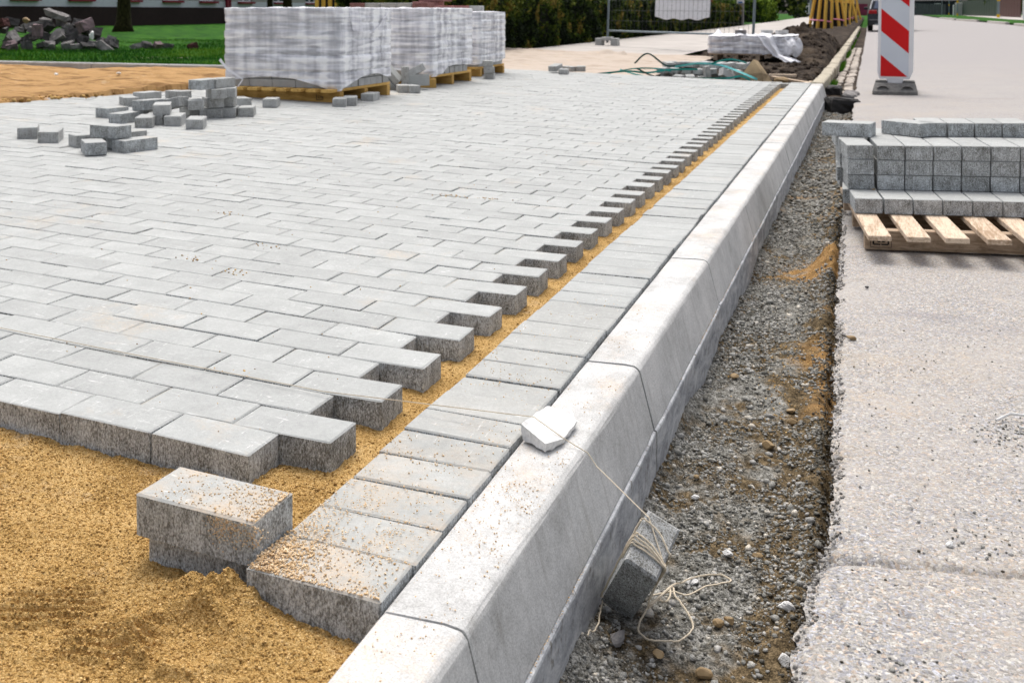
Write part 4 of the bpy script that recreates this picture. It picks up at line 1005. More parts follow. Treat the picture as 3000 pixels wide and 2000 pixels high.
fl.add([(1.018, 0.80, 0.57), (1.020, 0.62, 0.45), (1.022, 0.44, 0.40), (1.020, 0.66, 0.40), (1.012, 0.80, 0.57), (1.013, 0.62, 0.45), (1.013, 0.44, 0.40), (1.013, 0.66, 0.40)], [(0, 1, 2, 3), (7, 6, 5, 4), (0, 4, 5, 1), (1, 5, 6, 2), (2, 6, 7, 3), (3, 7, 4, 0)])
o = fl.build('film_flap', T['film'], s1)
# loose wooden block leaning out of the second pallet
m_ = MB(); m_.box((0, 0, 0), (0.24, 0.06, 0.078), None, bev=0.003); o = m_.build('timber_block', T['ywx']); o.location = (-3.07, 7.24, 0.107); o.rotation_euler = (0, 0, 0.42); tag(o, 'short yellow timber block beside the heap, under the middle wrapped stack', 'timber')
# coloured blocks on top of and behind the wrapped stacks
for k, (x, y, z, dg, lab) in enumerate([(-3.93, 9.0, 0.740, 95, 'left red block lying on the third wrapped stack'), (-3.82, 9.15, 0.740, 95, 'middle red block lying on the third wrapped stack'), (-3.70, 9.28, 0.740, 95, 'pale-edged block at the right on the third wrapped stack')]):
    o = put_paver(x+0.35, y, z, dg, lab, 'blocks lying on the third wrapped stack', PVR if k < 2 else PVO)
fr_p = empty('wooden_pallet', (-5.62, 10.75, 0.09)); tag(fr_p, 'wooden pallet at the back, under the unwrapped grey and red blocks', 'pallet')
for k in range(8):
    m_ = MB(); m_.box((0.07+0.14*k, 0.5, 0.095), (0.10, 1.0, 0.02), None, bev=0.002); m_.build('deck_board', T['yw'], fr_p)
for yy in (0.05, 0.5, 0.95):
    m_ = MB(); m_.box((0.56, yy, 0.042), (1.12, 0.06, 0.082), None, bev=0.002); m_.build('stringer', T['ywx'], fr_p)
GB = 'unwrapped blocks on the pallet behind the wrapped stacks'
bk = MB()
for L in range(8):
    for k in range(5):
        for q in range(4): bk.box((-5.5+k*0.22, 10.86+q*0.25, 0.195+0.042+L*0.072), (0.212, 0.24, 0.068), None, bev=0.004)
o = bk.build('lower_paving_blocks', T['greystone']); tag(o, 'rows of grey blocks in the lower layers of the back pallet', 'paving blocks', GB, 'stuff')
tops = [(0, 'r'), (1, 'g'), (2, 'g'), (3, 'g'), (4, 'r')]
for k, c_ in tops:
    m_ = MB(); m_.box((0, 0, 0), (0.20, 0.23, 0.078), None, bev=0.005, mi=0); o = m_.build('paving_block', T['redside'] if c_ == 'r' else T['greystone']); o.location = (-5.5+k*0.22, 10.86, 0.195+0.038+8*0.072); o.rotation_euler = (0, 0, random.gauss(0, 0.03))
    tag(o, '%s block in the top front row of the back pallet, %s from the left' % ('reddish' if c_ == 'r' else 'grey', ORD[k]), 'paving block', GB)
for k, (dx, dz, rz_, lab) in enumerate([(0.0, 0, 0.1, 'lower red slab at the right of the back pallet'), (0.10, 0.08, -0.25, 'upper red slab lying skewed at the right of the back pallet')]):
    m_ = MB(); m_.box((0, 0, 0), (0.36, 0.24, 0.078), None, bev=0.006); o = m_.build('paving_slab', T['redside']); o.location = (-4.74+dx, 11.3, 0.83+dz); o.rotation_euler = (0, 0, rz_); tag(o, lab, 'paving slab', 'red slabs behind the wrapped stacks')
sup = MB()
for L in range(8): sup.box((-4.66, 11.3, 0.10+0.042+L*0.085), (0.30, 0.22, 0.082), None, bev=0.004)
o = sup.build('paving_block_column', T['redside']); tag(o, 'column of red blocks under the two skewed slabs', 'paving blocks', 'red slabs behind the wrapped stacks', 'stuff')
# upright yellow pallets behind
for q, (px, py, lab) in enumerate([(-7.35, 12.9, 'left upright yellow slatted crate side behind the wrapped stacks'), (-6.72, 13.4, 'right upright yellow slatted crate side behind the wrapped stacks')]):
    cr = empty('slatted_crate', (px, py, 0.1)); tag(cr, lab, 'crate', 'yellow slatted crates behind the wrapped stacks')
    for k in range(5):
        m_ = MB(); m_.box((0.07+k*0.115, 0, 0.60), (0.062, 0.022, 1.18), None, bev=0.002); m_.build('slat', T['stake'], cr)
    for zz in (0.1, 1.1):
        m_ = MB(); m_.box((0.3, 0.045, zz), (0.6, 0.06, 0.08), None, bev=0.002); m_.build('rail', T['ywx'], cr)
    m_ = MB(); m_.box((0.3, 0.30, 0.55), (0.58, 0.4, 1.0)); m_.build('dark_inner_load', T['blackstone'], cr)

# ================================================================== STRING, STONE, TIED PAVER
m_ = MB()
RV = [(-0.0302, -0.0392, 0.0), (0.0213, -0.0745, 0.0), (0.0377, -0.0318, 0.0), (0.0397, 0.0484, 0.0), (0.0206, 0.076, 0.0), (-0.015, 0.051, 0.0), (-0.0324, -0.0422, 0.029), (0.0229, -0.0801, 0.017), (0.0406, -0.0342, 0.011), (0.0427, 0.0521, 0.011), (0.0221, 0.0818, 0.017), (-0.0161, 0.0549, 0.027)]
m_.add(RV, [(5, 4, 3, 2, 1, 0), (6, 7, 8, 9, 10, 11)]+[(k, (k+1) % 6, (k+1) % 6+6, k+6) for k in range(6)])
o = m_.build('stone', T['whitestone'])
import bmesh
def roughen(o, cuts, amp, seed=0):
    bm = bmesh.new(); bm.from_mesh(o.data); bmesh.ops.triangulate(bm, faces=bm.faces)
    for _ in range(cuts): bmesh.ops.subdivide_edges(bm, edges=bm.edges[:], cuts=1, use_grid_fill=True)
    rs = np.random.default_rng(seed); bm.normal_update()
    co = np.array([v.co[:] for v in bm.verts]); k = fbm(co[:, 0]*90+co[:, 2]*40, co[:, 1]*90-co[:, 2]*30, 3, seed)
    for v, a in zip(bm.verts, k): v.co += v.normal*float(a)*amp
    bm.to_mesh(o.data); bm.free()
roughen(o, 3, 0.0035, 3)
o.location = (0.034, 0.590, -0.005); tag(o, 'white broken stone holding the string down on top of the kerb', 'stone')

Mx = Matrix(((0.910, 0.239, 0.340), (0.005, 0.811, -0.585), (-0.415, 0.534, 0.737)))
sc_ = 0.904; A0 = Vector((0.5447+sc_*(0.181-0.5447), -1.1386+sc_*(0.559+1.1386), 0.7318+sc_*(-0.182-0.7318)))
ex, ey, ez = [Vector((Mx[0][i], Mx[1][i], Mx[2][i])) for i in range(3)]
def tp(a, b, c_): return A0+ex*a+ey*b-ez*c_
dx_, dy_, dz_ = 0.06*sc_, 0.1*sc_, 0.2*sc_
tb = MB(); n_ = (3, 4, 8)
def slab(fn, nx, ny):
    V = [fn(i/nx, j/ny) for j in range(ny+1) for i in range(nx+1)]
    F = [(j*(nx+1)+i, j*(nx+1)+i+1, (j+1)*(nx+1)+i+1, (j+1)*(nx+1)+i) for j in range(ny) for i in range(nx)]
    return V, F
V = []
bvl = 0.0035
cs = [(0, 0, 0), (1, 0, 0), (1, 1, 0), (0, 1, 0)]
def rc(a, b, c_): return tp(a, b, c_)
P8 = [rc(a*dx_, b*dy_, c_) for c_ in (dz_, bvl) for a, b in ((0, 0), (1, 0), (1, 1), (0, 1))]+[rc(bvl+a*(dx_-2*bvl), bvl+b*(dy_-2*bvl), 0) for a, b in ((0, 0), (1, 0), (1, 1), (0, 1))]
tb.add(P8, [(0, 3, 2, 1), (0, 1, 5, 4), (1, 2, 6, 5), (2, 3, 7, 6), (3, 0, 4, 7), (4, 5, 9, 8), (5, 6, 10, 9), (6, 7, 11, 10), (7, 4, 8, 11), (8, 9, 10, 11)], [1, 1, 1, 1, 1, 0, 0, 0, 0, 0])
o = tb.build('paver', (T['oldside'], T['side'])); tag(o, 'paver wound with string, leaning against the kerb foot in the trench', 'paver')

def wob(P_, n_=6, amp=0.001):
    P_ = [Vector(p) for p in P_]; S_ = []
    for i in range(len(P_)-1):
        p0, p1, p2, p3 = P_[max(i-1, 0)], P_[i], P_[i+1], P_[min(i+2, len(P_)-1)]
        for t in np.linspace(0, 1, n_+1)[:-1]:
            t = float(t); S_.append(0.5*((2*p1)+(p2-p0)*t+(2*p0-5*p1+4*p2-p3)*t*t+(3*p1-p0-3*p2+p3)*t**3)+Vector((random.gauss(0, amp), random.gauss(0, amp), random.gauss(0, amp))))
    S_.append(P_[-1]); return S_
st = empty('string', (0.12, 0.56, 0.0)); tag(st, 'beige mason string stretched over the pavers and wound round the tied paver', 'string')
def spart(name, pts, rad):
    m_ = MB(); m_.tube([Vector(p)-Vector((0.12, 0.56, 0.0)) for p in pts], rad, 5); return m_.build(name, T['string'], st)
top_tie = tp(dx_*0.5, dy_*0.45, -0.002)
spart('taut_line', [(-3.6, 0.80, 0.088), (-2.4, 0.715, 0.057), (-1.30, 0.600, 0.029), (-0.9, 0.590, 0.020), (-0.40, 0.575, 0.0125), (-0.02, 0.566, 0.030), (0.02, 0.563, 0.033), (0.075, 0.558, 0.006), (0.1185, 0.553, -0.010), (0.135, 0.545, -0.026), tp(dx_*0.1, dy_*0.85, -0.003), tp(dx_*0.95, dy_*0.30, -0.003)], 0.00095)
for k, (b0, b1) in enumerate([(0.30, 0.30), (0.36, 0.33), (0.42, 0.31), (0.50, 0.36), (0.78, 0.60)]):
    e_ = 0.0022+0.0009*(k % 3)
    c0 = [0.004, 0.004, 0.005, 0.004, 0.004][k]
    pts = [tp(-e_, dy_*b0*0.9, c0+0.05), tp(-e_, dy_*b0, 0.002), tp(0.004, dy_*b0, -e_), tp(dx_*0.5, dy_*(b0*0.65+b1*0.35), -e_-0.0008), tp(dx_-0.003, dy_*b1*0.85, -e_), tp(dx_+e_, dy_*b1*0.8, 0.004), tp(dx_+e_, dy_*b1*0.7, 0.05)]
    spart('winding', wob(pts, 4, 0.0003), 0.0014)
spart('side_strand', wob([tp(-0.004, dy_*0.75, 0.0), tp(-0.005, dy_*0.35, 0.05), tp(-0.004, dy_*0.08, 0.12), tp(-0.003, 0.0, dz_*0.93)], 6, 0.0004), 0.0016)
FLR = lambda x, y: float(trz(np.array([x]), np.array([y]))[0])
def gpts(L, up=0.010): return [Vector((x, y, FLR(x, y)+up+random.uniform(0, 0.003))) for x, y in L]
spart('loose_loop', wob([tuple(tp(dx_+0.002, dy_*0.5, 0.004)), tuple(tp(dx_+0.004, dy_*0.3, 0.05)), tuple(tp(dx_+0.008, 0.0, 0.09))]+[tuple(v) for v in gpts([(0.250, 0.626), (0.262, 0.634), (0.281, 0.665), (0.316, 0.684), (0.332, 0.679), (0.340, 0.665), (0.323, 0.642), (0.304, 0.628), (0.279, 0.593), (0.255, 0.586), (0.225, 0.564)], 0.012)], 5, 0.0003), 0.0015)
spart('loose_loop', wob([tuple(tp(dx_+0.003, dy_*0.42, 0.004)), tuple(tp(dx_+0.005, dy_*0.2, 0.06)), tuple(tp(dx_+0.010, 0.0, 0.10))]+[tuple(v) for v in gpts([(0.250, 0.600), (0.262, 0.575), (0.280, 0.549), (0.298, 0.522), (0.300, 0.503), (0.288, 0.468), (0.272, 0.451), (0.250, 0.436), (0.238, 0.440), (0.224, 0.460), (0.226, 0.502), (0.233, 0.544), (0.242, 0.553), (0.252, 0.553), (0.254, 0.575), (0.247, 0.612)], 0.012)], 5, 0.0003), 0.0015)
spart('tail_end', wob([tuple(tp(0.0, 0.0, dz_*0.9))]+[tuple(v) for v in gpts([(0.158, 0.500), (0.161, 0.467), (0.168, 0.430), (0.167, 0.404), (0.164, 0.390), (0.165, 0.376)], 0.014)], 5, 0.0003), 0.0014)

# ================================================================== GRAVEL, PEBBLES, GRAINS
def clip_rand(n, x0, x1, y0, y1, pw=1.0):
    return rng.uniform(x0, x1, n), y0+(y1-y0)*rng.random(n)**pw
n = 62000; S_ = rng.random(n); Y_ = -0.25+4.2*rng.random(n)**1.9; X_ = 0.15+S_*(edge_r(Y_)+0.008-0.15); R_ = 0.0010+0.0036*rng.random(n)**4.0+0.0005*Y_
den = fbm(X_*9, Y_*7, 4, 131); keep = (rng.random(n) < np.clip(0.62+1.7*den, 0.05, 1))&(sandy(X_, Y_) < 0.45+0.3*rng.random(n)); X_, Y_, R_ = X_[keep], Y_[keep], R_[keep]
tn = np.clip(rng.normal(0.50, 0.24, len(X_)), 0, 1)*np.where(X_ > edge_r(Y_)-0.035, 0.4, 1)
o = rocks('gravel', np.stack([X_, Y_, trz(X_, Y_)+R_*0.25], -1), R_, T['pebble'], tn, 0.75, 0.38); tag(o, 'grey gravel and crumbs covering the trench floor', 'gravel', None, 'stuff')
n = 620; Y_ = -0.2+4.6*rng.random(n)**1.5; X_ = 0.16+rng.random(n)*(edge_r(Y_)-0.18); R_ = 0.0042+0.006*rng.random(n)**3
keep = sandy(X_, Y_) < 0.6; X_, Y_, R_ = X_[keep], Y_[keep], R_[keep]
o = rocks('coarse_gravel', np.stack([X_, Y_, trz(X_, Y_)+R_*0.3], -1), R_, T['pebble'], np.clip(rng.normal(0.66, 0.22, len(X_)), 0, 1), 0.7, 0.32); tag(o, 'coarser pale stones scattered over the trench gravel', 'gravel', None, 'stuff')
n = 5000; Y_ = 3.6+6.5*rng.random(n); X_ = 0.15+rng.random(n)*(edge_r(Y_)-0.16); R_ = 0.004+0.009*rng.random(n)**3
o = rocks('far_gravel', np.stack([X_, Y_, trz(X_, Y_)+R_*0.2], -1), R_, T['pebble'], np.clip(rng.normal(0.40, 0.2, n), 0, 1)); tag(o, 'gravel at the far end of the trench', 'gravel', None, 'stuff')
n = 5000; X_ = 0.13+rng.random(n)*0.36; Y_ = 1.3+2.9*rng.random(n); k = sandy(X_, Y_); keep = rng.random(n) < k; X_, Y_ = X_[keep], Y_[keep]; R_ = 0.0012+0.0018*rng.random(len(X_))
o = rocks('trench_sand_grains', np.stack([X_, Y_, trz(X_, Y_)], -1), R_, T['clump']); tag(o, 'orange sand crumbs on the small sand heaps in the trench', 'sand', None, 'stuff')
PB = [(0.229, 1.696, 0.013, 'tan', 'tan pebble near the kerb foot, farthest up the trench'), (0.381, 1.54, 0.011, 'tan', 'cream pebble lying on the sandy patch in the trench'),
 (0.388, 1.473, 0.013, 'tan', 'brownish pebble just in front of the sandy patch'), (0.350, 1.279, 0.0165, 'tan', 'largest tan pebble, alone in the middle of the trench'),
 (0.225, 1.052, 0.009, 'tan', 'angular tan pebble close to the kerb foot'), (0.235, 0.962, 0.010, 'pale', 'pale pebble close to the kerb foot, behind the tied paver'),
 (0.371, 0.807, 0.008, 'tan', 'yellow pebble near the road edge, level with the tied paver'), (0.321, 0.777, 0.011, 'pale', 'flat cream pebble right of the tied paver'),
 (0.277, 0.660, 0.011, 'pale', 'rough pale pebble right of the windings on the tied paver'), (0.436, 0.590, 0.011, 'pale', 'split cream pebble under the notch in the road edge'),
 (0.333, 0.551, 0.010, 'tan', 'long tan pebble beside the loops of string'), (0.351, 0.562, 0.009, 'tan', 'golden pebble touching the long one beside the string loops'),
 (0.263, 0.418, 0.010, 'tan', 'tan pebble just in front of the nearer string loop'), (0.333, 0.405, 0.012, 'tan', 'cream oval pebble nearest the lower edge of the photo'),
 (0.440, 0.470, 0.012, 'pale', 'white rough pebble beneath the road edge, low in the photo'), (0.201, 0.424, 0.016, 'grey', 'round grey stone at the kerb foot in front of the tied paver')]
for i, (x, y, rr, c_, lab) in enumerate(PB):
    rock('pebble', (x, y, FLR(x, y)+rr*0.55), (rr*random.uniform(1.0, 1.35), rr*random.uniform(0.75, 0.95), rr*0.75), T[{'tan': 'tanstone', 'pale': 'rock', 'grey': 'rub1'}[c_]], lab, 'pebble', 'pebbles lying in the trench', seed=200+i, rz=random.uniform(0, 3), sub=2)
rock('pebble', (0.513, 1.807, float(zroad(0.51, 1.8))+0.004), (0.014, 0.010, 0.008), T['tanstone'], 'tan pebble lying on the road just beside its broken edge', 'pebble', 'pebbles lying on the road', seed=250)
rock('pebble', (0.549, 2.369, float(zroad(0.55, 2.4))+0.004), (0.007, 0.006, 0.006), T['rub0'], 'small dark stone on the road in front of the open pallet', 'pebble', 'pebbles lying on the road', seed=251)
rock('pebble', (0.677, 0.71, -0.128), (0.008, 0.006, 0.006), T['rock'], 'small white stone on the road behind the crack', 'pebble', 'pebbles lying on the road', seed=252)
rock('pebble', (0.662, 0.32, -0.127), (0.012, 0.008, 0.006), T['rub1'], 'flat grey stone on the road near the lower right of the photo', 'pebble', 'pebbles lying on the road', seed=253)
for k, (x, y, dz, lab) in enumerate([(0.20, 10.75, 0.0, 'left dark kerb stone upended at the far end of the trench'), (0.37, 10.55, -0.02, 'pale-topped stone block beside the upended dark one'), (0.30, 9.75, -0.03, 'black broken stone block lying in front at the far end of the trench')]):
    m_ = MB(); m_.box((0, 0, 0), [(0.15, 0.20, 0.20), (0.15, 0.3, 0.14), (0.27, 0.26, 0.16)][k], None, bev=0.02); o = m_.build('stone_block', [T['blackstone'], T['rub1'], T['blackstone']][k]); roughen(o, 2, 0.015, 20+k)
    o.location = (x, y, -0.155+dz); o.rotation_euler = (random.gauss(0, 0.12), random.gauss(0, 0.15), random.gauss(0, 0.25)); tag(o, lab, 'stone block', 'stones at the far end of the trench')
n = 3600; Y_ = -0.3+5.5*rng.random(n)**1.5; k = rng.random(n); X_ = edge_r(Y_)-0.004+0.020*k; Z_ = zroad(X_, Y_)-0.016*(1-k)**2-0.004-0.10*(rng.random(n) < 0.35)*rng.random(n); X_ = np.where(Z_ < -0.16, edge_r(Y_)+0.006*rng.random(n), X_)
o = rocks('edge_crumbs', np.stack([X_, Y_, Z_], -1), 0.0012+0.0030*rng.random(n)**2.5, T['aggr'], np.clip(rng.normal(0.5, 0.28, n), 0, 1)*np.where(Z_ < -0.155, 0.25, 1), 0.8, 0.4); tag(o, 'aggregate crumbs along the broken road edge', 'crumbs', None, 'stuff')
# broken grey plastic strap scrap on the road
m_ = MB(); m_.tube([(0.80, 1.30, -0.121), (0.83, 1.335, -0.115), (0.88, 1.33, -0.112), (0.93, 1.30, -0.118), (0.90, 1.27, -0.121), (0.84, 1.28, -0.122)], 0.003, 6)
o = m_.build('concrete_scrap', T['rock']); tag(o, 'curled pale scrap of set mortar on the road at the right', 'scrap')
n = 700; X_ = 0.5+0.55*rng.random(n); Y_ = 0.25+1.9*rng.random(n); R_ = 0.0008+0.0022*rng.random(n)**3
cl = [(0.83, 1.25, 0.05, 260), (0.74, 0.75, 0.05, 120), (0.60, 0.30, 0.04, 90)]
for a, b, s_, k in cl: X_ = np.r_[X_, rng.normal(a, s_, k)]; Y_ = np.r_[Y_, rng.normal(b, s_, k)]; R_ = np.r_[R_, 0.0008+0.003*rng.random(k)**3]
o = rocks('road_crumbs', np.stack([X_, Y_, zroad(X_, Y_)+0.001], -1), R_, T['pebble'], np.clip(rng.normal(0.6, 0.3, len(X_)), 0, 1)); tag(o, 'small crumbs of stone and mortar strewn over the road', 'crumbs', None, 'stuff')

# sand crumbs on the foreground sand and in the open joint
n = 52000; X_ = -1.05+1.04*rng.random(n); Y_ = -0.32+0.66*rng.random(n); keep = ~((X_ < -0.39)&(Y_ > 0.292))&~((X_ > -0.2)&(Y_ > 0.0)); X_, Y_ = X_[keep], Y_[keep]
R_ = 0.0007+0.0016*rng.random(len(X_))**2.2
o = rocks('sand_grains', np.stack([X_, Y_, sandz(X_, Y_)+R_*0.2], -1), R_, T['clump'], np.clip(rng.normal(0.5, 0.22, len(X_)), 0, 1), 0.8); tag(o, 'loose moist grains over the foreground sand bed', 'sand', None, 'stuff')
n = 9000; Y_ = 0.33+4.2*rng.random(n)**1.6; X_ = -0.39+0.19*rng.random(n); R_ = 0.0009+0.0016*rng.random(n)**2
o = rocks('joint_sand_grains', np.stack([X_, Y_, stripz(X_, Y_)+0.0003], -1), R_, T['clump'], None, 0.8); tag(o, 'loose grains in the open sand strip beside the edge course', 'sand', None, 'stuff')
# swept sand on the first edge pavers and on the kerb
PX, PY, PZ, PR_ = [], [], [], []
def addg(x, y, z, rr): PX.append(x); PY.append(y); PZ.append(z); PR_.append(rr)
n = 11000; x = -0.197+0.19*rng.random(n); y = 0.003+1.5*rng.random(n)**1.5
k = np.exp(-((x+0.185)/0.05)**2-((y-0.02)/0.16)**2)*2.2+0.30*np.exp(-y/0.22)+0.03+2.2*np.clip(fbm(x*16, y*26, 4, 141)-0.05, 0, 1)*np.exp(-y/0.5)+0.5*np.exp(-(((y*10) % 1.0-0.0)/0.10)**2)*np.exp(-y/0.5)+0.5*np.exp(-(((y*10) % 1.0-1.0)/0.10)**2)*np.exp(-y/0.5)
keep = rng.random(n) < k*0.8; addg(x[keep], y[keep], np.full(keep.sum(), 0.0012)-0.0025*(np.minimum((y[keep]*10) % 1, 1-(y[keep]*10) % 1) < 0.03), 0.0006+0.0012*rng.random(keep.sum())**2)
n = 1100; x = rng.normal(-0.180, 0.028, n); y = rng.normal(0.035, 0.038, n); keep = (x > -0.199)&(y > 0.002); x, y = x[keep], y[keep]
addg(x, y, 0.002+0.006*np.exp(-((x+0.185)/0.02)**2-((y-0.02)/0.03)**2)*rng.random(len(x)), 0.0009+0.0012*rng.random(len(x)))
n = 5200; x = 0.004+0.098*rng.random(n); y = -0.15+1.6*rng.random(n)**1.3; k = 0.04+0.25*np.exp(-((y-0.33)/0.26)**2)+(0.4+1.8*np.exp(-((y-0.33)/0.35)**2))*np.clip(fbm(x*22, y*16, 4, 144), 0, 1)
keep = rng.random(n) < k*0.62; addg(x[keep], y[keep], np.full(keep.sum(), -0.0062), 0.0005+0.0010*rng.random(keep.sum())**2)
n = 900; y = -0.3+4*rng.random(n)**1.3; y = y[fbm(y*6, y*0, 3, 146) > 0.02]; n = len(y); addg(0.1465+0.002*rng.random(n), y, -0.1365+0.002*rng.random(n), 0.0005+0.0007*rng.random(n))
# on the upper loose paver: top and a cake of moist sand on its side
n = 620; a = rng.random(n); x = -0.385+0.183*(1-a**2.6); y = 0.03+0.09*rng.random(n); addg(x+0.0, y-0.038*(x+0.3), np.full(n, 0.0508), 0.0006+0.0011*rng.random(n)**2)
n = 420; cx = rng.choice([-0.262, -0.248, -0.256, -0.206, -0.235], n); x = cx+rng.normal(0, 0.010, n); z = 0.046-np.abs(rng.normal(0, 0.016, n)); addg(x, 0.0262-0.038*(x+0.3)+0.002*rng.random(n), z, 0.0006+0.0009*rng.random(n))
X_ = np.concatenate(PX); Y_ = np.concatenate(PY); Z_ = np.concatenate(PZ); R_ = np.concatenate(PR_)
o = rocks('swept_sand_grains', np.stack([X_, Y_, Z_], -1), R_, T['grain'], np.clip(rng.normal(0.55, 0.25, len(X_)), 0, 1), 0.8); tag(o, 'light sand grains scattered on the edge pavers, kerb and loose paver', 'sand', None, 'stuff')
# crumbs lying on the laid paving
n = 380; X_ = -0.4-3.2*rng.random(n); Y_ = 0.35+5*rng.random(n)**1.4; R_ = 0.0008+0.0022*rng.random(n)**3
for a, b, k in ((-1.25, 1.32, 26), (-1.05, 1.25, 22), (-1.5, 1.9, 20), (-0.95, 2.6, 40), (-0.80, 2.62, 30), (-0.62, 0.62, 8), (-1.12, 1.55, 16)): X_ = np.r_[X_, rng.normal(a, 0.03, k)]; Y_ = np.r_[Y_, rng.normal(b, 0.015, k)]; R_ = np.r_[R_, 0.001+0.002*rng.random(k)]
o = rocks('paving_crumbs', np.stack([X_, Y_, zp(X_)+0.0012], -1), R_, T['clump'], np.clip(rng.normal(0.5, 0.35, len(X_)), 0, 1)); tag(o, 'scattered crumbs of sand and dirt on the laid paving', 'crumbs', None, 'stuff')
n = 900; Y_ = 0.5+5.8*rng.random(n); X_ = edge_l(Y_)+rng.normal(-0.06, 0.07, n); R_ = 0.004+0.014*rng.random(n)**3
o = rocks('edge_sand_clods', np.stack([X_, Y_, zp(X_)+0.012], -1), R_, T['clump'], np.clip(rng.normal(0.3, 0.2, n), 0, 1)); tag(o, 'moist clods along the left edge of the paving', 'clods', None, 'stuff')
n = 1800; Y_ = 10.4+15*rng.random(n)**1.5; X_ = -2.3+2.25*rng.random(n); R_ = 0.008+0.035*rng.random(n)**3
o = rocks('soil_clods', np.stack([X_, Y_, soilz(X_, Y_)+R_*0.2], -1), R_, T['soil'], None, 0.9); tag(o, 'dark clods strewn over the dug soil strip', 'soil', None, 'stuff')

# ================================================================== WARNING BEACON
bc = empty('warning_beacon', (0.80, 10.85, float(zroad(0.8, 10.9)))); tag(bc, 'red and white striped warning beacon standing on a dark rubber base', 'beacon')
bc.rotation_euler = (0, 0.0, -0.02)
m_ = MB()
w2, h0, h1 = 0.172, 0.155, 1.20
m_.add([(-w2+0.02, -0.02, h0), (w2-0.035, -0.02, h0), (w2, -0.02, h0+0.09), (w2, -0.02, h1), (-w2, -0.02, h1), (-w2, -0.02, h0+0.07)]+[(-w2+0.02, 0.02, h0), (w2-0.035, 0.02, h0), (w2, 0.02, h0+0.09), (w2, 0.02, h1), (-w2, 0.02, h1), (-w2, 0.02, h0+0.07)],
       [(0, 1, 2, 3, 4, 5), (11, 10, 9, 8, 7, 6), (1, 0, 6, 7), (2, 1, 7, 8), (3, 2, 8, 9), (4, 3, 9, 10), (5, 4, 10, 11), (0, 5, 11, 6)])
m_.build('panel', T['whitepl'], bc)
sw, sl_ = 0.134, 0.236
zb = h0+0.028
m_ = MB(); m_.box((-0.008, -0.0225, (zb+h1-0.03)/2), (2*sw, 0.002, h1-0.03-zb)); m_.build('reflective_sheet', T['white'], bc)
def clipz(P_, lo, hi):
    def half(Q, f_):
        out = []
        for i in range(len(Q)):
            a, b = Q[i], Q[(i+1) % len(Q)]; fa, fb = f_(a), f_(b)
            if fa >= 0: out.append(a)
            if fa*fb < 0: t = fa/(fa-fb); out.append((a[0]+(b[0]-a[0])*t, a[1]+(b[1]-a[1])*t))
        return out
    return half(half(P_, lambda p: p[1]-lo), lambda p: hi-p[1])
for k in range(4):
    zt_ = zb+0.228+k*0.487
    Q = [(-sw, zt_-0.235), (sw, zt_-0.235-sl_), (sw, zt_-sl_), (-sw, zt_)]
    Q = clipz(Q, zb, h1-0.03)
    if len(Q) < 3: continue
    m_ = MB(); nq = len(Q); m_.add([(x-0.008, -0.0245, z) for x, z in Q]+[(x-0.008, -0.0238, z) for x, z in Q], [tuple(range(nq)), tuple(range(2*nq-1, nq-1, -1))]+[(i, i+nq, (i+1) % nq+nq, (i+1) % nq) for i in range(nq)])
    m_.build('red_stripe', T['red'], bc)
m_ = MB(); m_.box((0, 0, 0.13), (0.16, 0.03, 0.06), None, bev=0.004); m_.box((0, 0, 0.085), (0.065, 0.045, 0.1)); m_.build('foot_peg', T['whitepl'], bc)
m_ = MB()
m_.add([(-0.215, -0.2, 0), (0.215, -0.2, 0), (0.215, 0.62, 0), (-0.215, 0.62, 0), (-0.215, -0.2, 0.035), (0.215, -0.2, 0.035), (0.215, 0.62, 0.035), (-0.215, 0.62, 0.035), (-0.195, -0.10, 0.115), (0.195, -0.10, 0.115), (0.195, 0.52, 0.115), (-0.195, 0.52, 0.115)],
       [(3, 2, 1, 0), (0, 1, 5, 4), (1, 2, 6, 5), (2, 3, 7, 6), (3, 0, 4, 7), (4, 5, 9, 8), (5, 6, 10, 9), (6, 7, 11, 10), (7, 4, 8, 11), (8, 9, 10, 11)])
rb = m_.build('rubber_base', T['rubber'], bc)
for sx in (-0.115, 0.115):
    m_ = MB(); V = []; F = []
    for k in range(11):
        a = math.pi*k/10; V += [(sx+0.062*math.cos(a), -0.178, 0.040+0.052*math.sin(a)), (sx+0.042*math.cos(a), -0.110, 0.045+0.045*math.sin(a))]
    F = [(2*i, 2*i+1, 2*i+3, 2*i+2) for i in range(10)]+[tuple(range(1, 22, 2))]
    m_.add(V, F); m_.build('moulded_recess', T['rub1'], rb)
for sx in (-0.13, 0.13):
    m_ = MB(); m_.box((sx, 0.05, 0.128), (0.12, 0.14, 0.026), None, bev=0.01); m_.build('lug', T['rubber'], rb)

# ================================================================== LOW WRAPPED STACK ON THE SOIL
lp = empty('wooden_pallet', (-1.82, 15.95, -0.04)); tag(lp, 'dark dirty pallet under the low white-wrapped slab stack', 'pallet')
for yy in (0.04, 0.4, 0.76):
    for xx in (0.1, 0.42, 0.75, 1.15):
        m_ = MB(); m_.box((xx, yy, 0.05), (0.06, 0.10, 0.09), None, bev=0.002); m_.build('block', T['woodx'], lp)
m_ = MB(); m_.box((0.64, 0.4, 0.105), (1.28, 0.84, 0.02), None, bev=0.002); m_.build('deck_board', T['woodx'], lp)
ls = empty('wrapped_slab_stack', (-1.82, 15.95, 0.075)); tag(ls, 'low stack of slabs wrapped in white film, loose sheet trailing at its right', 'wrapped slabs')
m_ = MB()
for L in range(3):
    for k in range(3): m_.box((0.215+k*0.425, 0.4, 0.045+L*0.09), (0.415, 0.78, 0.083), None, bev=0.006)
o = m_.build('inner_slabs', T['greystone'], ls); tag(o, kind='stuff')
xs = np.linspace(0, 1, 90); zs_ = np.linspace(0, 1, 26)
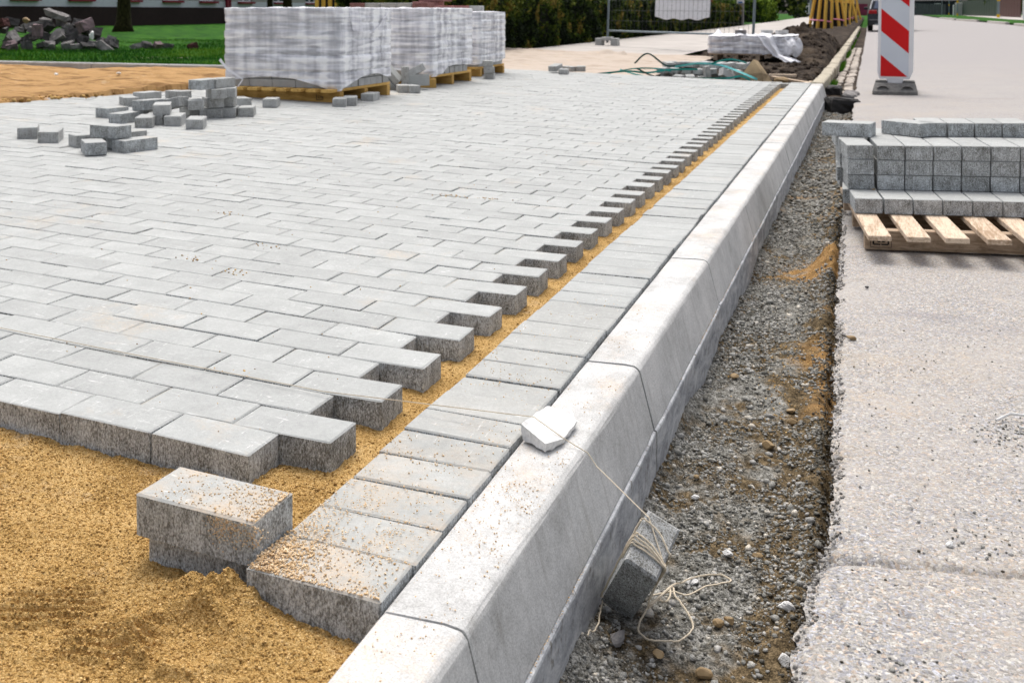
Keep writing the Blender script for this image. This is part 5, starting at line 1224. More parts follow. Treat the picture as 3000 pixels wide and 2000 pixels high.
def lowfilm(U, W):
    a = U*4.1; w_, d_ = 1.29, 0.80
    per = (w_+2*d_); a = U*per
    X = np.where(a < d_, 0, np.where(a < d_+w_, a-d_, w_)); Y = np.where(a < d_, d_-a, np.where(a < d_+w_, 0, a-d_-w_))
    nx_ = np.where(a < d_, -1, np.where(a < d_+w_, 0, 1)); ny_ = np.where((a >= d_)&(a < d_+w_), -1, 0)
    z = -0.01+0.29*W-0.02*fbm(a*6, a*0, 2, 7)*(1-W)+(W-0.5)*0.02*np.sin(a*5)
    dd = 0.012*np.abs(np.sin(np.pi*W*3))+0.022*fbm(a*9, W*6, 3, 151)+0.01
    return X+nx_*dd, Y+ny_*dd, z
V = np.stack(lowfilm(*np.meshgrid(np.linspace(0, 1, 130), zs_)), -1); nu = 130
F = np.stack([(np.arange(nu-1)[None]+np.arange(25)[:, None]*nu)+k for k in (0, 1, nu+1, nu)], -1).reshape(-1, 4)
fast_mesh('film_wrap', V.reshape(-1, 3), F, T['film'], None, False, ls)
X, Y = np.meshgrid(np.linspace(-0.02, 1.31, 60), np.linspace(-0.02, 0.82, 34)); Z = 0.285+0.03*fbm(X*6, Y*6, 4, 153)+0.10*np.exp(-(((X-0.12)/0.05)**2+((Y-0.2)/0.08)**2))+0.10*np.exp(-(((X-0.46)/0.07)**2+((Y-0.3)/0.1)**2))+0.04*np.exp(-(((X-1.2)/0.1)**2+((Y-0.3)/0.2)**2))
F = np.stack([(np.arange(59)[None]+np.arange(33)[:, None]*60)+k for k in (0, 1, 61, 60)], -1).reshape(-1, 4)
fast_mesh('top_sheet', np.stack([X, Y, Z], -1).reshape(-1, 3), F, T['sheetw'], None, True, ls)
# trailing sheet, draped down and out over the soil
U_, W_ = np.meshgrid(np.linspace(0, 1, 20), np.linspace(0, 1, 46))
px = np.interp(W_, [0, 0.25, 0.45, 0.75, 1], [0.80, 0.86, 0.93, 1.06, 1.30]); py = np.interp(W_, [0, 0.25, 0.45, 0.75, 1], [0.1, -0.03, -0.06, -0.12, -0.34]); pz = np.interp(W_, [0, 0.25, 0.45, 0.75, 1], [0.32, 0.27, 0.14, -0.02, -0.105])
wd = np.interp(W_, [0, 0.3, 0.7, 1], [0.26, 0.20, 0.14, 0.24])
X = px+(U_-0.5)*wd*1.0; Y = py+(U_-0.5)*wd*-0.15-0.025*np.sin(U_*9+W_*4)-0.02*fbm(U_*4, W_*5, 3, 155); Z = pz+0.012*np.cos(U_*11)+0.02*fbm(U_*5, W_*8, 3, 157)+0.02*(U_-0.5)
F = np.stack([(np.arange(19)[None]+np.arange(45)[:, None]*20)+k for k in (0, 1, 21, 20)], -1).reshape(-1, 4)
o = fast_mesh('trailing_sheet', np.stack([X, Y, Z], -1).reshape(-1, 3), F, T['sheetw'], None, True, ls)
sm = o.modifiers.new('thick', 'SOLIDIFY'); sm.thickness = 0.004
U_, W_ = np.meshgrid(np.linspace(0, 1, 24), np.linspace(0, 1, 30))
X = 1.10+0.27*U_+0.05*np.sin(W_*3); Y = -0.03-0.09*np.sin(U_*3.1)*np.sin(W_*2.6)-0.03*fbm(U_*6, W_*5, 3, 161); Z = 0.27*(1-W_)-0.03+0.02*np.sin(U_*14)
F = np.stack([(np.arange(23)[None]+np.arange(29)[:, None]*24)+k for k in (0, 1, 25, 24)], -1).reshape(-1, 4)
fast_mesh('bunched_sheet', np.stack([X, Y, Z], -1).reshape(-1, 3), F, T['sheetw'], None, True, ls)
for k, (x, y, lab) in enumerate([(-1.36, 16.2, 'dark grey block lying on the low wrapped stack, left one'), (-0.98, 16.45, 'grey block on the low wrapped stack, middle one'), (-0.74, 16.3, 'pale grey block on the low wrapped stack, right one')]):
    m_ = MB(); m_.box((0, 0, 0), (0.17, 0.10, 0.06), None, bev=0.004); o = m_.build('block', T['rub1'] if k == 0 else T['greystone']); o.location = (x, y, 0.415); o.rotation_euler = (0, 0, 0.3*k); tag(o, lab, 'block', 'blocks on the low wrapped stack')

# ================================================================== MESH FENCE PANEL
FA, FB_ = Vector((-4.445, 20.10, 0.15)), Vector((-1.36, 18.10, 0.12))
fe = empty('mesh_fence_panel', FA); tag(fe, 'temporary mesh fence panel on concrete feet, white sheet tied to it', 'fence')
dirv = (FB_-FA); Lf = dirv.length; dh = dirv.normalized()
def fpt(t, z): return dh*t+Vector((0.03*z, 0, z))
for t in (0.0, Lf): m_ = MB(); m_.tube([fpt(t, -0.05), fpt(t, 1.9)], 0.024, 8); m_.build('post', T['metal'], fe)
for z in (0.20, 1.88): m_ = MB(); m_.tube([fpt(0, z), fpt(Lf, z)], 0.019, 8); m_.build('rail', T['metal'], fe)
m_ = MB()
for k in range(1, 34): m_.tube([fpt(Lf*k/34, 0.20), fpt(Lf*k/34, 1.88)], 0.0021, 4, cap=False)
for k in range(1, 8): m_.tube([fpt(0, 0.2+k*0.21)+Vector((0, 0.004, 0)), fpt(Lf, 0.2+k*0.21)+Vector((0, 0.004, 0))], 0.0021, 4, cap=False)
o = m_.build('wire_mesh', T['wire'], fe); tag(o, kind='stuff')
for t in (0.0, Lf):
    m_ = MB(); c_ = fpt(t, 0); 
    for sx in (-0.16, 0.16): m_.box((c_.x+sx, c_.y, -0.03), (0.14, 0.24, 0.15), None, bev=0.01)
    m_.box((c_.x, c_.y, 0.035), (0.20, 0.24, 0.07), None, bev=0.01)
    m_.build('concrete_foot', T['greystone'], fe)
X, Z = np.meshgrid(np.linspace(0, 1, 40), np.linspace(0, 1, 40)); t = 0.35*Lf+X*0.375*Lf
zz = 0.46+Z*1.05+0.015*np.sin(X*22)*(1-Z)+0.05*((np.abs(X-0.5)*2)**8)*((np.abs(Z-0.5)*2)**8)*(0.5-Z)*2
P_ = np.array([[list(fpt(float(t[i, j]), float(zz[i, j]))+Vector((-dh.y, dh.x, 0))*(0.012+0.015*float(fbm(X[i, j]*4, Z[i, j]*4, 3, 171)))) for j in range(40)] for i in range(40)])
F = np.stack([(np.arange(39)[None]+np.arange(39)[:, None]*40)+k for k in (0, 1, 41, 40)], -1).reshape(-1, 4)
sh = fast_mesh('plastic_sheet', P_.reshape(-1, 3)+np.array(FA), F, T['sheetw'], None, True)
tag(sh, 'blank white sheet hanging on the mesh fence panel', 'sheet'); sm = sh.modifiers.new('thick', 'SOLIDIFY'); sm.thickness = 0.004

# ================================================================== VEGETATION
def leaves(name, P, size, mat, tone, parent=None, up=0.4):
    n = len(P); a = rng.normal(size=(n, 3)); a /= np.linalg.norm(a, axis=1)[:, None]; b = np.cross(a, rng.normal(size=(n, 3))); b /= np.linalg.norm(b, axis=1)[:, None]
    s = np.asarray(size)[:, None]
    V = np.stack([P-a*s, P+b*s*0.55, P+a*s, P-b*s*0.55], 1).reshape(-1, 3)
    F = np.arange(n*4).reshape(-1, 4)
    return fast_mesh(name, V, F, mat, np.repeat(tone, 4), False, parent)
def hedge_box(x0, x1, y0, y1, z0, h, n, name, mat, lab, cat, lump=0.16, sz=0.035):
    e = empty(name, ((x0+x1)/2, y0, z0)); tag(e, lab, cat); off = np.array([(x0+x1)/2, y0, z0])
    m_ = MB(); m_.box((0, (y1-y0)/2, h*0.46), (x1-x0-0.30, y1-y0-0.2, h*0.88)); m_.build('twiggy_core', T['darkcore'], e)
    L = y1-y0; W_ = x1-x0
    near = rng.random(n); u_ = near**1.7*L; side = rng.random(n)
    fx = side < 0.62; ft = (side >= 0.62)&(side < 0.90); fe_ = side >= 0.90
    zz = rng.random(n)*h; xx = np.full(n, W_/2)
    xx = np.where(ft, (rng.random(n)-0.5)*W_, xx); zz = np.where(ft, h, zz)
    xx = np.where(fe_, (rng.random(n)-0.5)*W_, xx); u_ = np.where(fe_, 0.0, u_)
    d_ = lump*fbm(u_*2.3+7, zz*2.0+xx*1.7, 4, 181)+0.05*np.sin(u_*5.2)
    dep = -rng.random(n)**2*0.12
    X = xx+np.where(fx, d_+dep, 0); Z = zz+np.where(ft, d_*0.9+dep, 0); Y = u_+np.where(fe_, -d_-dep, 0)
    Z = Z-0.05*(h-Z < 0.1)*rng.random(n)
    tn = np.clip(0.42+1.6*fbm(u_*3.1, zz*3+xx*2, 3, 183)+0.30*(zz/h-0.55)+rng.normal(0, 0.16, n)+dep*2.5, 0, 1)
    leaves('foliage', np.stack([X, Y, Z], -1), sz*(0.7+0.6*rng.random(n))*(1+u_/35), mat, tn, e)
    return e
hedge_box(-6.15, -5.30, 11.4, 52, 0.03, 1.02, 60000, 'hedge', T['leaf'], 'long clipped dark green hedge running beside the pavement', 'hedge')
hedge_box(-7.2, -6.25, 56, 61, 0.1, 1.25, 5000, 'bush', T['leafb'], 'bright green rounded bush past the end of the hedge', 'bush', 0.35, 0.06)
hedge_box(-7.0, -5.4, 64, 74, 0.1, 1.35, 6000, 'bush', T['leafb'], 'second, larger green bush farther along, near the little grey house', 'bush', 0.35, 0.07)
# grass blades on the lawn, near part
n = 60000; Y_ = 8.5+10*rng.random(n)**1.4; X_ = -16+10.2*rng.random(n); Y_ = Y_+0.055*(X_+6)
Z_ = 0.112+0.0*X_; h = 0.02+0.035*rng.random(n); a = rng.uniform(0, 6.28, n); w_ = 0.004+0.002*rng.random(n)
b = np.stack([np.cos(a)*w_, np.sin(a)*w_, 0*a], -1); P_ = np.stack([X_, Y_, Z_], -1); lean = np.stack([rng.normal(0, 0.014, n), rng.normal(0, 0.014, n), h], -1)
V = np.stack([P_-b, P_+b, P_+lean], 1).reshape(-1, 3)
tn = np.clip(0.45+0.9*fbm(X_*1.2, Y_*1.2, 4, 191)+rng.normal(0, 0.2, n), 0, 1)
o = fast_mesh('lawn_grass', V, np.arange(n*3).reshape(-1, 3), T['blade'], np.repeat(tn, 3)); tag(o, 'short bright green grass of the lawn behind the edging', 'grass', None, 'stuff')
n = 9000; Y_ = 11+35*rng.random(n)**1.4; X_ = 0.135+rng.random(n)*0.05; k = fbm(Y_*1.1, Y_*0, 3, 195) > 0.0; X_, Y_ = X_[k], Y_[k]; n = len(X_)
a = rng.uniform(0, 6.28, n); w_ = 0.005; b = np.stack([np.cos(a)*w_, np.sin(a)*w_, 0*a], -1); P_ = np.stack([X_, Y_, -0.14+0*X_], -1); lean = np.stack([rng.normal(0.02, 0.02, n), rng.normal(0, 0.02, n), 0.04+0.06*rng.random(n)], -1)
o = fast_mesh('gutter_grass', np.stack([P_-b, P_+b, P_+lean], 1).reshape(-1, 3), np.arange(n*3).reshape(-1, 3), T['blade'], np.repeat(np.clip(rng.normal(0.6, 0.25, n), 0, 1), 3)); tag(o, 'weedy grass growing between the old kerb and the gutter', 'grass', None, 'stuff')
def trunk(loc, r0, h, lab, bend=0.1, seed=0):
    rs = random.Random(seed); e = empty('tree', loc); tag(e, lab, 'tree')
    m_ = MB(); nn = 16; pts = []; rd = []
    for i in range(nn):
        t = i/(nn-1); pts.append((bend*math.sin(t*3), 0.05*math.sin(t*5+seed), -0.1+h*t)); rd.append(r0*(1-0.45*t)+r0*0.75*math.exp(-t*h/0.22))
    m_.tube(pts, rd, 14); o = m_.build('trunk', T['bark'], e, True)
    for v in o.data.vertices:
        k = 1+0.10*float(fbm(np.array([math.atan2(v.co.y, v.co.x)*3]), np.array([v.co.z*2.0]), 3, seed)[0]); v.co.x *= k; v.co.y *= k
    for k in range(5):
        z0 = h*(0.55+0.09*k); a = rs.uniform(0, 6.28); L = rs.uniform(1.0, 1.8)
        mm = MB(); mm.tube([(bend*0.5, 0, z0), (math.cos(a)*L*0.4, math.sin(a)*L*0.4, z0+L*0.5), (math.cos(a)*L, math.sin(a)*L, z0+L*1.2)], [r0*0.4, r0*0.25, r0*0.1], 7); mm.build('limb', T['bark'], e)
    n = 700; P_ = rng.normal(size=(n, 3))*np.array([1.5, 1.5, 0.9])+np.array([0, 0, h*1.12]); leaves('crown', P_, 0.06+0.05*rng.random(n), T['leaf'], rng.random(n), e)
trunk((-20.9, 24.9, 0.1), 0.22, 5.5, 'mossy dark tree trunk on the lawn behind the rubble heap', 0.12, 1)
trunk((-29.2, 47.0, 0.1), 0.17, 6, 'left of two mossy trunks above the nearest wrapped stack', 0.05, 2)
trunk((-28.2, 47.2, 0.1), 0.27, 6, 'thicker right one of two mossy trunks above the nearest wrapped stack', 0.05, 3)
# dark shrubs and trees behind the hedge
n = 26000; yy = 17+70*rng.random(n)**1.2; xx = -9.5-4.5*rng.random(n)-0.05*yy; zz = 3.2*rng.random(n)**0.8
k = (fbm(yy*0.35, zz*0.9+xx*0.4, 4, 201) > -0.10)&(xx > 0.5-(yy+1.14)*0.405); xx, yy, zz = xx[k], yy[k], zz[k]
o = leaves('shrubbery', np.stack([xx, yy, zz], -1), 0.09+0.08*rng.random(len(xx)), T['leaf'], np.clip(rng.normal(0.25, 0.25, len(xx)), 0, 1)); tag(o, 'dark tangled shrubs and trees beyond the long hedge', 'shrubs', None, 'stuff')
n = 9000; yy = 88+6*rng.random(n); xx = -26+36*rng.random(n); zz = 0.2+4.5*rng.random(n); k = (fbm(xx*0.4, zz*0.5, 3, 205) > -0.05)&((xx < -5.2)|(xx > 40)); xx, yy, zz = xx[k], yy[k]+14, zz[k]
o = leaves('far_shrubbery', np.stack([xx, yy, zz], -1), 0.25+0.2*rng.random(len(xx)), T['leaf'], np.clip(rng.normal(0.3, 0.25, len(xx)), 0, 1)); tag(o, 'dark trees far behind the pavement and little house', 'trees', None, 'stuff')

# ================================================================== RUBBLE
RG = 'broken concrete and stone chunks heaped on the lawn'
cols = ['rub0', 'rub0', 'rub1', 'rub2', 'rub0', 'rub0', 'rub1']
cname = {'rub0': 'blackish', 'rub1': 'grey', 'rub2': 'purplish', 'rub3': 'dark red'}
pos_names = ['left', 'left-centre', 'middle', 'right-centre', 'right']
lev_names = ['at the foot', 'halfway up', 'on the crest']
cnt = 0
rub_o = Vector((-12.9, 11.55, 0.1)); rdir = Vector((0.919, 0.393, 0))          # heap runs across the view
ddir = Vector((-0.393, 0.919, 0))
prof_h = lambda s: np.interp(s, [0, 0.25, 0.6, 0.9, 1.15, 1.5, 1.9, 2.15], [0.20, 0.40, 0.50, 0.42, 0.50, 0.52, 0.36, 0.10])
def chunk(s, dpt, z, dims, col, lab, rot=None, seed=0):
    rs = random.Random(seed*7+1); m_ = MB()
    x, y, zz = dims[0]/2, dims[1]/2, dims[2]/2
    P_ = [(sx*x*rs.uniform(0.72, 1.05), sy*y*rs.uniform(0.75, 1.05), sz*zz*rs.uniform(0.8, 1.05)) for sz in (-1, 1) for sx, sy in ((-1, -1), (1, -1), (1, 1), (-1, 1))]
    m_.add(P_, [(0, 3, 2, 1), (0, 1, 5, 4), (1, 2, 6, 5), (2, 3, 7, 6), (3, 0, 4, 7), (4, 5, 6, 7)])
    o = m_.build('rubble_chunk', T[col]); roughen(o, 2, 0.02, seed)
    o.location = rub_o+rdir*s+ddir*dpt+Vector((0, 0, z)); o.rotation_euler = rot or (rs.gauss(0, 0.35), rs.gauss(0, 0.3), rs.uniform(0, 3.1)); tag(o, lab, 'rubble', RG)
S0 = -0.25
for row, (dp, zf, k_) in enumerate([(-0.12, 0.10, 12), (0.10, 0.40, 12), (0.30, 0.70, 10), (0.42, 0.92, 9)]):
    for k in range(k_):
        s = S0+(k+0.5)*2.5/k_+random.gauss(0, 0.04); hh_ = float(prof_h(s-S0-0.1)); col = random.choice(cols); z = 0.045+hh_*zf*0.92
        dm = (random.uniform(0.16, 0.32), random.uniform(0.12, 0.22), random.uniform(0.08, 0.16)); tn_ = pos_names[min(4, int(k/k_*5))]
        chunk(s, dp+random.gauss(0, 0.04), z, dm, col, '%s chunk, %s from the left in the %s of the rubble heap' % (cname[col], ORD[k], ['front foot row', 'lower middle row', 'upper middle row', 'crest row'][row]), None, 300+cnt); cnt += 1
chunk(1.27, 0.25, 0.58, (0.42, 0.20, 0.10), 'rub1', 'long pale slab sloping down at the very top of the rubble heap', (0.1, 0.32, 0.35), 401)
chunk(0.36, 0.05, 0.43, (0.36, 0.20, 0.14), 'rub3', 'long dark red block high on the left part of the rubble heap', (0, -0.25, 0.3), 402)
chunk(1.05, -0.05, 0.33, (0.16, 0.15, 0.22), 'rub2', 'upright pinkish block in the middle of the rubble heap', (0.05, 0.05, 0.4), 403)
chunk(1.78, 0.1, 0.42, (0.26, 0.22, 0.18), 'rub2', 'purplish block high on the right end of the rubble heap', None, 404)
chunk(-0.12, -0.05, 0.22, (0.34, 0.26, 0.26), 'rub1', 'big pale grey chunk at the far left end of the rubble heap', (0.5, -0.5, 0.5), 405)
rock('stone', tuple(rub_o+rdir*0.83+ddir*0.05+Vector((0, 0, 0.50))), (0.075, 0.06, 0.06), T['tanstone'], 'round cream stone near the top of the rubble heap', 'stone', RG, 31)
rock('stone', tuple(rub_o+rdir*1.93+ddir*-0.05+Vector((0, 0, 0.26))), (0.06, 0.05, 0.09), T['rock'], 'white oval stone at the right side of the rubble heap', 'stone', RG, 32)
for k in range(4): chunk(2.55+k*0.16, 0.35+0.05*k, 0.06+0.02*(k == 1), (0.20, 0.14, 0.09), ['rub1', 'rub0', 'rub2', 'rub0'][k], '%s small chunk lying on the grass right of the rubble heap' % ORD[k], None, 420+k)
chunk(3.45, 0.5, 0.05, (0.20, 0.16, 0.12), 'rub3', 'dark clod on the grass at the left of the nearest wrapped stack', None, 430)
for k, (x, y, lab) in enumerate([(-6.9, 6.9, 'small white pebble on the orange sand, left one of two'), (-6.45, 7.3, 'small white pebble on the orange sand, right one of two')]):
    rock('pebble', (x, y, 0.115), (0.03, 0.03, 0.016), T['rock'], lab, 'pebble', None, 40+k, sub=1)

# ================================================================== LONG BUILDING BEHIND THE LAWN
BA, BB = Vector((-30.8, 26.0, 0)), Vector((-32.5, 72.0, 0))
bd = (BB-BA); BL = bd.length; bdn = bd.normalized(); ban = math.atan2(bdn.y, bdn.x)
bl = empty('school_building', BA, ban); tag(bl, 'long pale building with dark brown plinth and burgundy window sills beyond the lawn', 'building')
def bbox(name, x, y, z, dx, dy, dz, mat, parent=bl):          # local x along facade, -y towards the lawn
    m_ = MB(); m_.box((x, y, z), (dx, dy, dz)); return m_.build(name, T[mat], parent)
Bs = -12.0
bbox('plinth', (BL+Bs)/2-0.0, 5.0, 0.45, BL-Bs, 10.06, 1.04, 'plinth')
bbox('wall_band', (BL+Bs)/2, 5.0, 1.135, BL-Bs, 10.0, 0.33, 'wallw')
WS = [1.6, 5.2, 8.6, 12.0, 15.4, 18.6, 22.4, 26.4, 30.4, 34.6, 38.6]
prev = Bs
for s_ in WS:
    bbox('wall_pier', (prev+s_-0.75)/2, 5.0, 2.2, s_-0.75-prev, 9.96, 1.8, 'wallg'); prev = s_+0.75
    wn = bbox('window', s_, 0.16, 1.345, 1.5, 0.10, 0.07, 'winf')
    for sx in (-0.71, 0, 0.71): bbox('frame_bar', s_+sx, 0.16, 2.2, 0.08, 0.10, 1.64, 'winf', wn)
    bbox('frame_bar', s_, 0.16, 3.04, 1.5, 0.10, 0.08, 'winf', wn); bbox('pane', s_, 0.20, 2.2, 1.36, 0.02, 1.6, 'glass', wn)
    bbox('sill', s_, -0.07, 1.255, 1.62, 0.24, 0.11, 'burg')
    bbox('room_back', s_, 1.2, 2.2, 1.5, 0.05, 1.7, 'darkwall')
bbox('wall_pier', (prev+BL)/2, 5.0, 2.2, BL-prev, 9.96, 1.8, 'wallg')
bbox('upper_wall', (BL+Bs)/2, 5.0, 4.1, BL-Bs, 9.98, 2.0, 'wallg')
bbox('roof', (BL+Bs)/2, 5.0, 5.3, BL-Bs+0.6, 10.8, 0.35, 'burg')
bbox('downpipe', 20.4, -0.08, 2.4, 0.16, 0.14, 4.6, 'burg'); bbox('downpipe', 20.75, -0.05, 2.4, 0.08, 0.08, 4.6, 'burg')
pk = empty('garage', (-14.6, 30.4, 0.05), 0.404); tag(pk, 'low pale pink building behind the yellow crates', 'building')
m_ = MB(); m_.box((0, 1.5, 1.4), (3.0, 3, 2.8)); m_.build('wall', T['pink'], pk)
m_ = MB(); m_.box((0, 1.5, 2.9), (3.4, 3.4, 0.2)); m_.build('roof', T['rub1'], pk)
# brick houses beyond the hedge
def house(loc, rz, dims, wm, rm, wins, lab, wz=1.5, wwid=1.1, whei=1.2):
    e = empty('house', loc, rz); tag(e, lab, 'house'); x, y, z = dims
    m_ = MB(); m_.box((0, y/2, z/2), (x, y, z)); m_.build('wall', T[wm], e)
    m_ = MB(); m_.add([(-x/2-.3, -.3, z), (x/2+.3, -.3, z), (x/2+.3, y+.3, z), (-x/2-.3, y+.3, z), (-x/2-.3, y/2, z+y*0.3), (x/2+.3, y/2, z+y*0.3)], [(0, 1, 5, 4), (2, 3, 4, 5), (0, 4, 3), (1, 2, 5), (3, 2, 1, 0)]); m_.build('roof', T[rm], e)
    for wx in wins:
        m_ = MB()
        for sx in (-1, 0, 1): m_.box((wx+sx*wwid/2, -0.03, wz), (0.1, 0.06, whei+0.1))
        for sz in (-1, 0.45, 1): m_.box((wx, -0.028, wz+sz*whei/2), (wwid, 0.05, 0.1))
        wn = m_.build('window', T['winf'], e); m_ = MB(); m_.box((wx, -0.012, wz), (wwid-0.08, 0.02, whei-0.08)); m_.build('pane', T['glass'], wn)
    return e
house((-13.5, 42.0, 0.1), 0.45, (11, 7, 3.2), 'orange', 'rub0', [-4.0, -1.2, 1.6, 4.2], 'orange brick house glimpsed through the fence above the hedge', 1.7)
house((-10.6, 66.0, 0.1), 0.40, (9, 6, 3.2), 'orange', 'rub0', [-2.6, 0.4, 3.0], 'second orange brick house above the hedge, right of the white sheet', 1.7)
house((-5.55, 112.0, 0.35), 0.35, (1.65, 2.5, 1.75), 'greyf', 'rub0', [0.05], 'tiny grey wooden house with a white window past the hedge end', 0.75, 0.62, 1.0)
house((-3.5, 118.0, 0.10), 0.35, (2.9, 6, 4.0), 'darkwall', 'rub0', [], 'dark blue-black house behind the yellow tree stakes')
gp = empty('gate_post', (-5.35, 52.3, 0.08)); tag(gp, 'mossy concrete gate post with a white and blue sign at the hedge end', 'post')
m_ = MB(); m_.box((0, 0, 0.55), (0.30, 0.30, 1.1), None, bev=0.03); m_.build('post', T['rub1'], gp)
m_ = MB(); m_.box((0, -0.05, 1.22), (0.34, 0.06, 0.26), None, bev=0.02); m_.build('sign_plate', T['whitepl'], gp); m_ = MB(); m_.box((0.0, -0.09, 1.12), (0.2, 0.03, 0.10), None, bev=0.01); m_.build('blue_lid', T['blueb'], gp)

# ================================================================== TREE STAKES
for gi, (cx, cy, sc, nst, lab) in enumerate([(-1.55, 51.2, 1.0, 4, 'nearest group of leaning yellow tree stakes with pink tape'), (-1.15, 58.5, 1.0, 4, 'second group of yellow tree stakes'), (-1.0, 66.0, 1.0, 4, 'third group of yellow tree stakes'), (-0.9, 74.0, 1.0, 4, 'fourth group of yellow tree stakes'), (-0.85, 83.0, 1.0, 4, 'fifth group of yellow tree stakes'), (-0.8, 94.0, 1.0, 4, 'farthest group of yellow tree stakes')]):
    zg = float(far_up(cy))-0.03
    e = empty('tree_stakes', (cx, cy, zg)); tag(e, lab, 'tree stakes', 'groups of yellow stakes round young trees along the soil strip')
    offs = [(-0.55, 0.2), (-0.17, -0.2), (0.16, -0.35), (0.46, -0.1)]
    tops_ = [(-0.18, 0.1), (0.02, -0.1), (0.24, -0.2), (0.50, 0.0)]
    for k in range(nst):
        m_ = MB(); rr = random.gauss(0, 0.04) if gi else 0
        sgn = 1 if gi % 2 == 0 else -1
        a = Vector((offs[k][0]*sgn+rr, offs[k][1], -0.1)); b = Vector((tops_[k][0]*sgn, tops_[k][1], 2.2)); m_.tube([a, b], 0.075 if k != 3 else 0.05, 4); m_.build('stake', T['stake'], e)
    m_ = MB(); m_.tube([(-0.5, 0.15, 0.38), (-0.15, -0.22, 0.36), (0.17, -0.34, 0.34), (0.45, -0.1, 0.27)], 0.035, 5); m_.build('tape', T['ribbon'], e)
    m_ = MB(); m_.tube([(0, 0.15, 0), (0.02, 0.15, 2.8)], 0.03, 7); m_.build('young_trunk', T['bark'], e)
    m_ = MB(); m_.box((0.0, 0.4, 0.6), (0.75, 0.25, 1.3)); m_.build('dark_mesh_guard', T['blackstone'], e)

# ================================================================== PARKED CAR (seen from behind)
cz = float(zroad(1.4, 48)); car = empty('parked_car', (1.36, 47.3, cz), 0.0); tag(car, 'dark blue hatchback parked by the kerb, seen from behind past the beacon', 'car')
prof_c = [(0.0, 0.28), (-0.05, 0.50), (-0.03, 0.82), (0.08, 0.95), (0.30, 1.32), (0.75, 1.46), (1.9, 1.44), (2.75, 1.0), (3.9, 0.86), (4.2, 0.62), (4.22, 0.28)]
m_ = MB(); V = []; secs = [(-0.90, 0.90), (-0.86, 0.98), (-0.70, 1.0), (0.70, 1.0), (0.86, 0.98), (0.90, 0.90)]; n = len(prof_c)
for (sx, k_) in secs:
    for (y, z) in prof_c:
        nar = 1.0-0.20*max(0, (z-0.9)/0.56); V.append((sx*nar, y+0.03*(1-k_)*10*(0.3 if y < 2 else -0.3), 0.28+(z-0.28)*k_))
F = [(s*n+i, s*n+i+1, (s+1)*n+i+1, (s+1)*n+i) for s in range(5) for i in range(n-1)]+[tuple(range(n-1, -1, -1)), tuple(5*n+i for i in range(n))]
m_.add(V, F); m_.build('body', T['paint'], car, False)
m_ = MB(); m_.add([(-0.66, 0.085, 0.98), (0.66, 0.085, 0.98), (0.58, 0.285, 1.30), (-0.58, 0.285, 1.30)], [(0, 1, 2, 3)]); o = m_.build('rear_window', T['carglass'], car); sm = o.modifiers.new('t', 'SOLIDIFY'); sm.thickness = 0.02; sm.offset = 1
for sx in (-1, 1):
    m_ = MB(); m_.box((sx*0.70, -0.045, 0.84), (0.32, 0.06, 0.15), None, bev=0.02); m_.build('tail_lamp', T['lamp'], car)
    m_ = MB(); m_.tube([(sx*0.80, 0.04, 0.96), (sx*0.72, 0.33, 1.34)], 0.018, 5); m_.build('pillar_trim', T['whitepl'], car)
    m_ = MB(); m_.box((sx*0.98, 2.3, 1.0), (0.16, 0.08, 0.12), None, bev=0.02); m_.build('mirror', T['paint'], car)
    for yy in (0.75, 3.45):
        m_ = MB(); m_.tube([(sx*0.68, yy, 0.32), (sx*0.89, yy, 0.32)], 0.32, 18); wl = m_.build('wheel', T['tyre'], car); m_ = MB(); m_.tube([(sx*0.88, yy, 0.32), (sx*0.90, yy, 0.32)], 0.2, 12); m_.build('rim', T['metal'], wl)
m_ = MB(); m_.box((0, -0.07, 0.42), (1.7, 0.10, 0.20), None, bev=0.03); m_.build('bumper', T['paint'], car)
m_ = MB(); m_.box((0, -0.125, 0.32), (1.2, 0.02, 0.04)); m_.build('reflector_strip', T['metal'], car)
m_ = MB(); m_.box((0, -0.07, 0.66), (0.52, 0.02, 0.11)); m_.build('number_plate', T['whitepl'], car)

# ================================================================== FAR RIGHT SIDE
def boardwall(name, A_, B_, h, z, mat, lab, cat, nb, z2=None):
    A_, B_ = Vector(A_), Vector(B_); e = empty(name, (A_.x, A_.y, z)); tag(e, lab, cat); L = (B_-A_).length; dr = (B_-A_).normalized(); an = math.atan2(dr.y, dr.x)
    dz = ((z2 if z2 is not None else z)-z)
    for k in range(nb):
        t = (k+0.5)/nb*L; m_ = MB(); m_.box((dr.x*t, dr.y*t, h/2+dz*t/L+random.gauss(0, 0.01)), (L/nb*0.95, 0.06, h), Matrix.Rotation(an, 3, 'Z')); m_.build('board', mat, e)
    return e
boardwall('board_fence', (12.17, 165), (13.5, 129), 2.15, 0.12, T['greenf'], 'dark green board fence across the road', 'fence', 18)
boardwall('board_gate', (13.55, 128), (13.75, 112), 2.3, 0.08, T['brownf'], 'red-brown boarded gate right of the green fence', 'gate', 8)
boardwall('shed_row', (7.0, 196), (13.9, 221), 2.1, 0.15, T['greyf'], 'row of grey sheds at the far end of the road', 'sheds', 12)
boardwall('board_fence', (-1.4, 193), (0.15, 194), 2.0, 0.15, T['maroon'], 'short maroon fence at the far end left of the car', 'fence', 5)
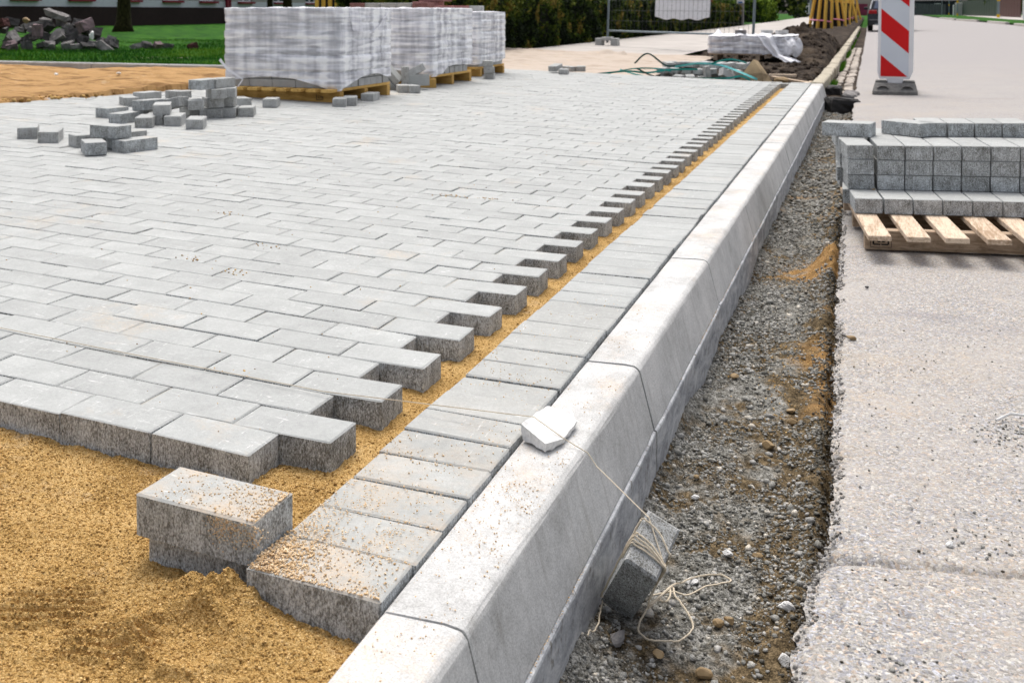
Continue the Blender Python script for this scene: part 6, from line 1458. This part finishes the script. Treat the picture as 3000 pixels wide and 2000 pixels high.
h_ = house((9.5, 240, 0.1), -0.1, (16, 8, 3.0), 'darkwall', 'rub0', [-4, 0, 4], 'dark house behind the row of grey sheds', 1.8)
for k, (x, y, lab, yel) in enumerate([(14.1, 215, 'thin pole with yellow band farthest along the road', 1), (10.42, 141.5, 'pole with yellow bands beside the pale cabinet', 1), (11.8, 111.2, 'thick pole with yellow bands in front of the brown gate', 1), (9.2, 150, 'very thin grey pole at the road bend', 0), (-3.75, 86, 'pole with a yellow base left of the tree stakes', 1)]):
    zz = float(zroad(3, y))+0.08; pe_ = empty('street_pole', (x, y, zz)); tag(pe_, lab, 'pole'); rr = 0.12 if k == 2 else 0.08 if yel else 0.04
    m_ = MB(); m_.tube([(0, 0, 0), (0, 0, 5)], rr, 8); m_.build('shaft', T['metal'], pe_)
    if yel:
        for z0 in (0.15, 1.75): m_ = MB(); m_.tube([(0, 0, z0-0.17), (0, 0, z0+0.17)], rr+0.015, 8); m_.build('yellow_band', T['yellow'], pe_)
cb = empty('street_cabinet', (11.9, 160.5, 0.24)); tag(cb, 'pale green and white street cabinet across the road', 'cabinet')
m_ = MB(); m_.box((0, 0, 0.9), (0.9, 0.5, 1.8), None, bev=0.05); m_.build('box', T['greystone'], cb); m_ = MB(); m_.box((-0.65, 0, 0.75), (0.16, 0.3, 1.5)); m_.build('white_post', T['whitepl'], cb)
sg = empty('advert_board', (11.55, 91.5, 0.05)); tag(sg, 'maroon board in a white frame at the right edge of the photo', 'board')
m_ = MB(); m_.box((0.45, 0, 1.1), (0.8, 0.05, 2.1)); m_.build('panel', T['maroon'], sg); m_ = MB(); m_.box((0.0, 0, 1.1), (0.12, 0.1, 2.4)); m_.box((0.9, 0, 1.1), (0.12, 0.1, 2.4)); m_.build('frame', T['whitepl'], sg)
n = 9000; xx = 13+30*rng.random(n); yy = 135+30*rng.random(n); zz = 1.0+5*rng.random(n)
o = leaves('right_shrubbery', np.stack([xx, yy, zz], -1), 0.25+0.2*rng.random(n), T['leaf'], np.clip(rng.normal(0.3, 0.25, n), 0, 1)); tag(o, 'dark trees behind the green fence', 'trees', None, 'stuff')
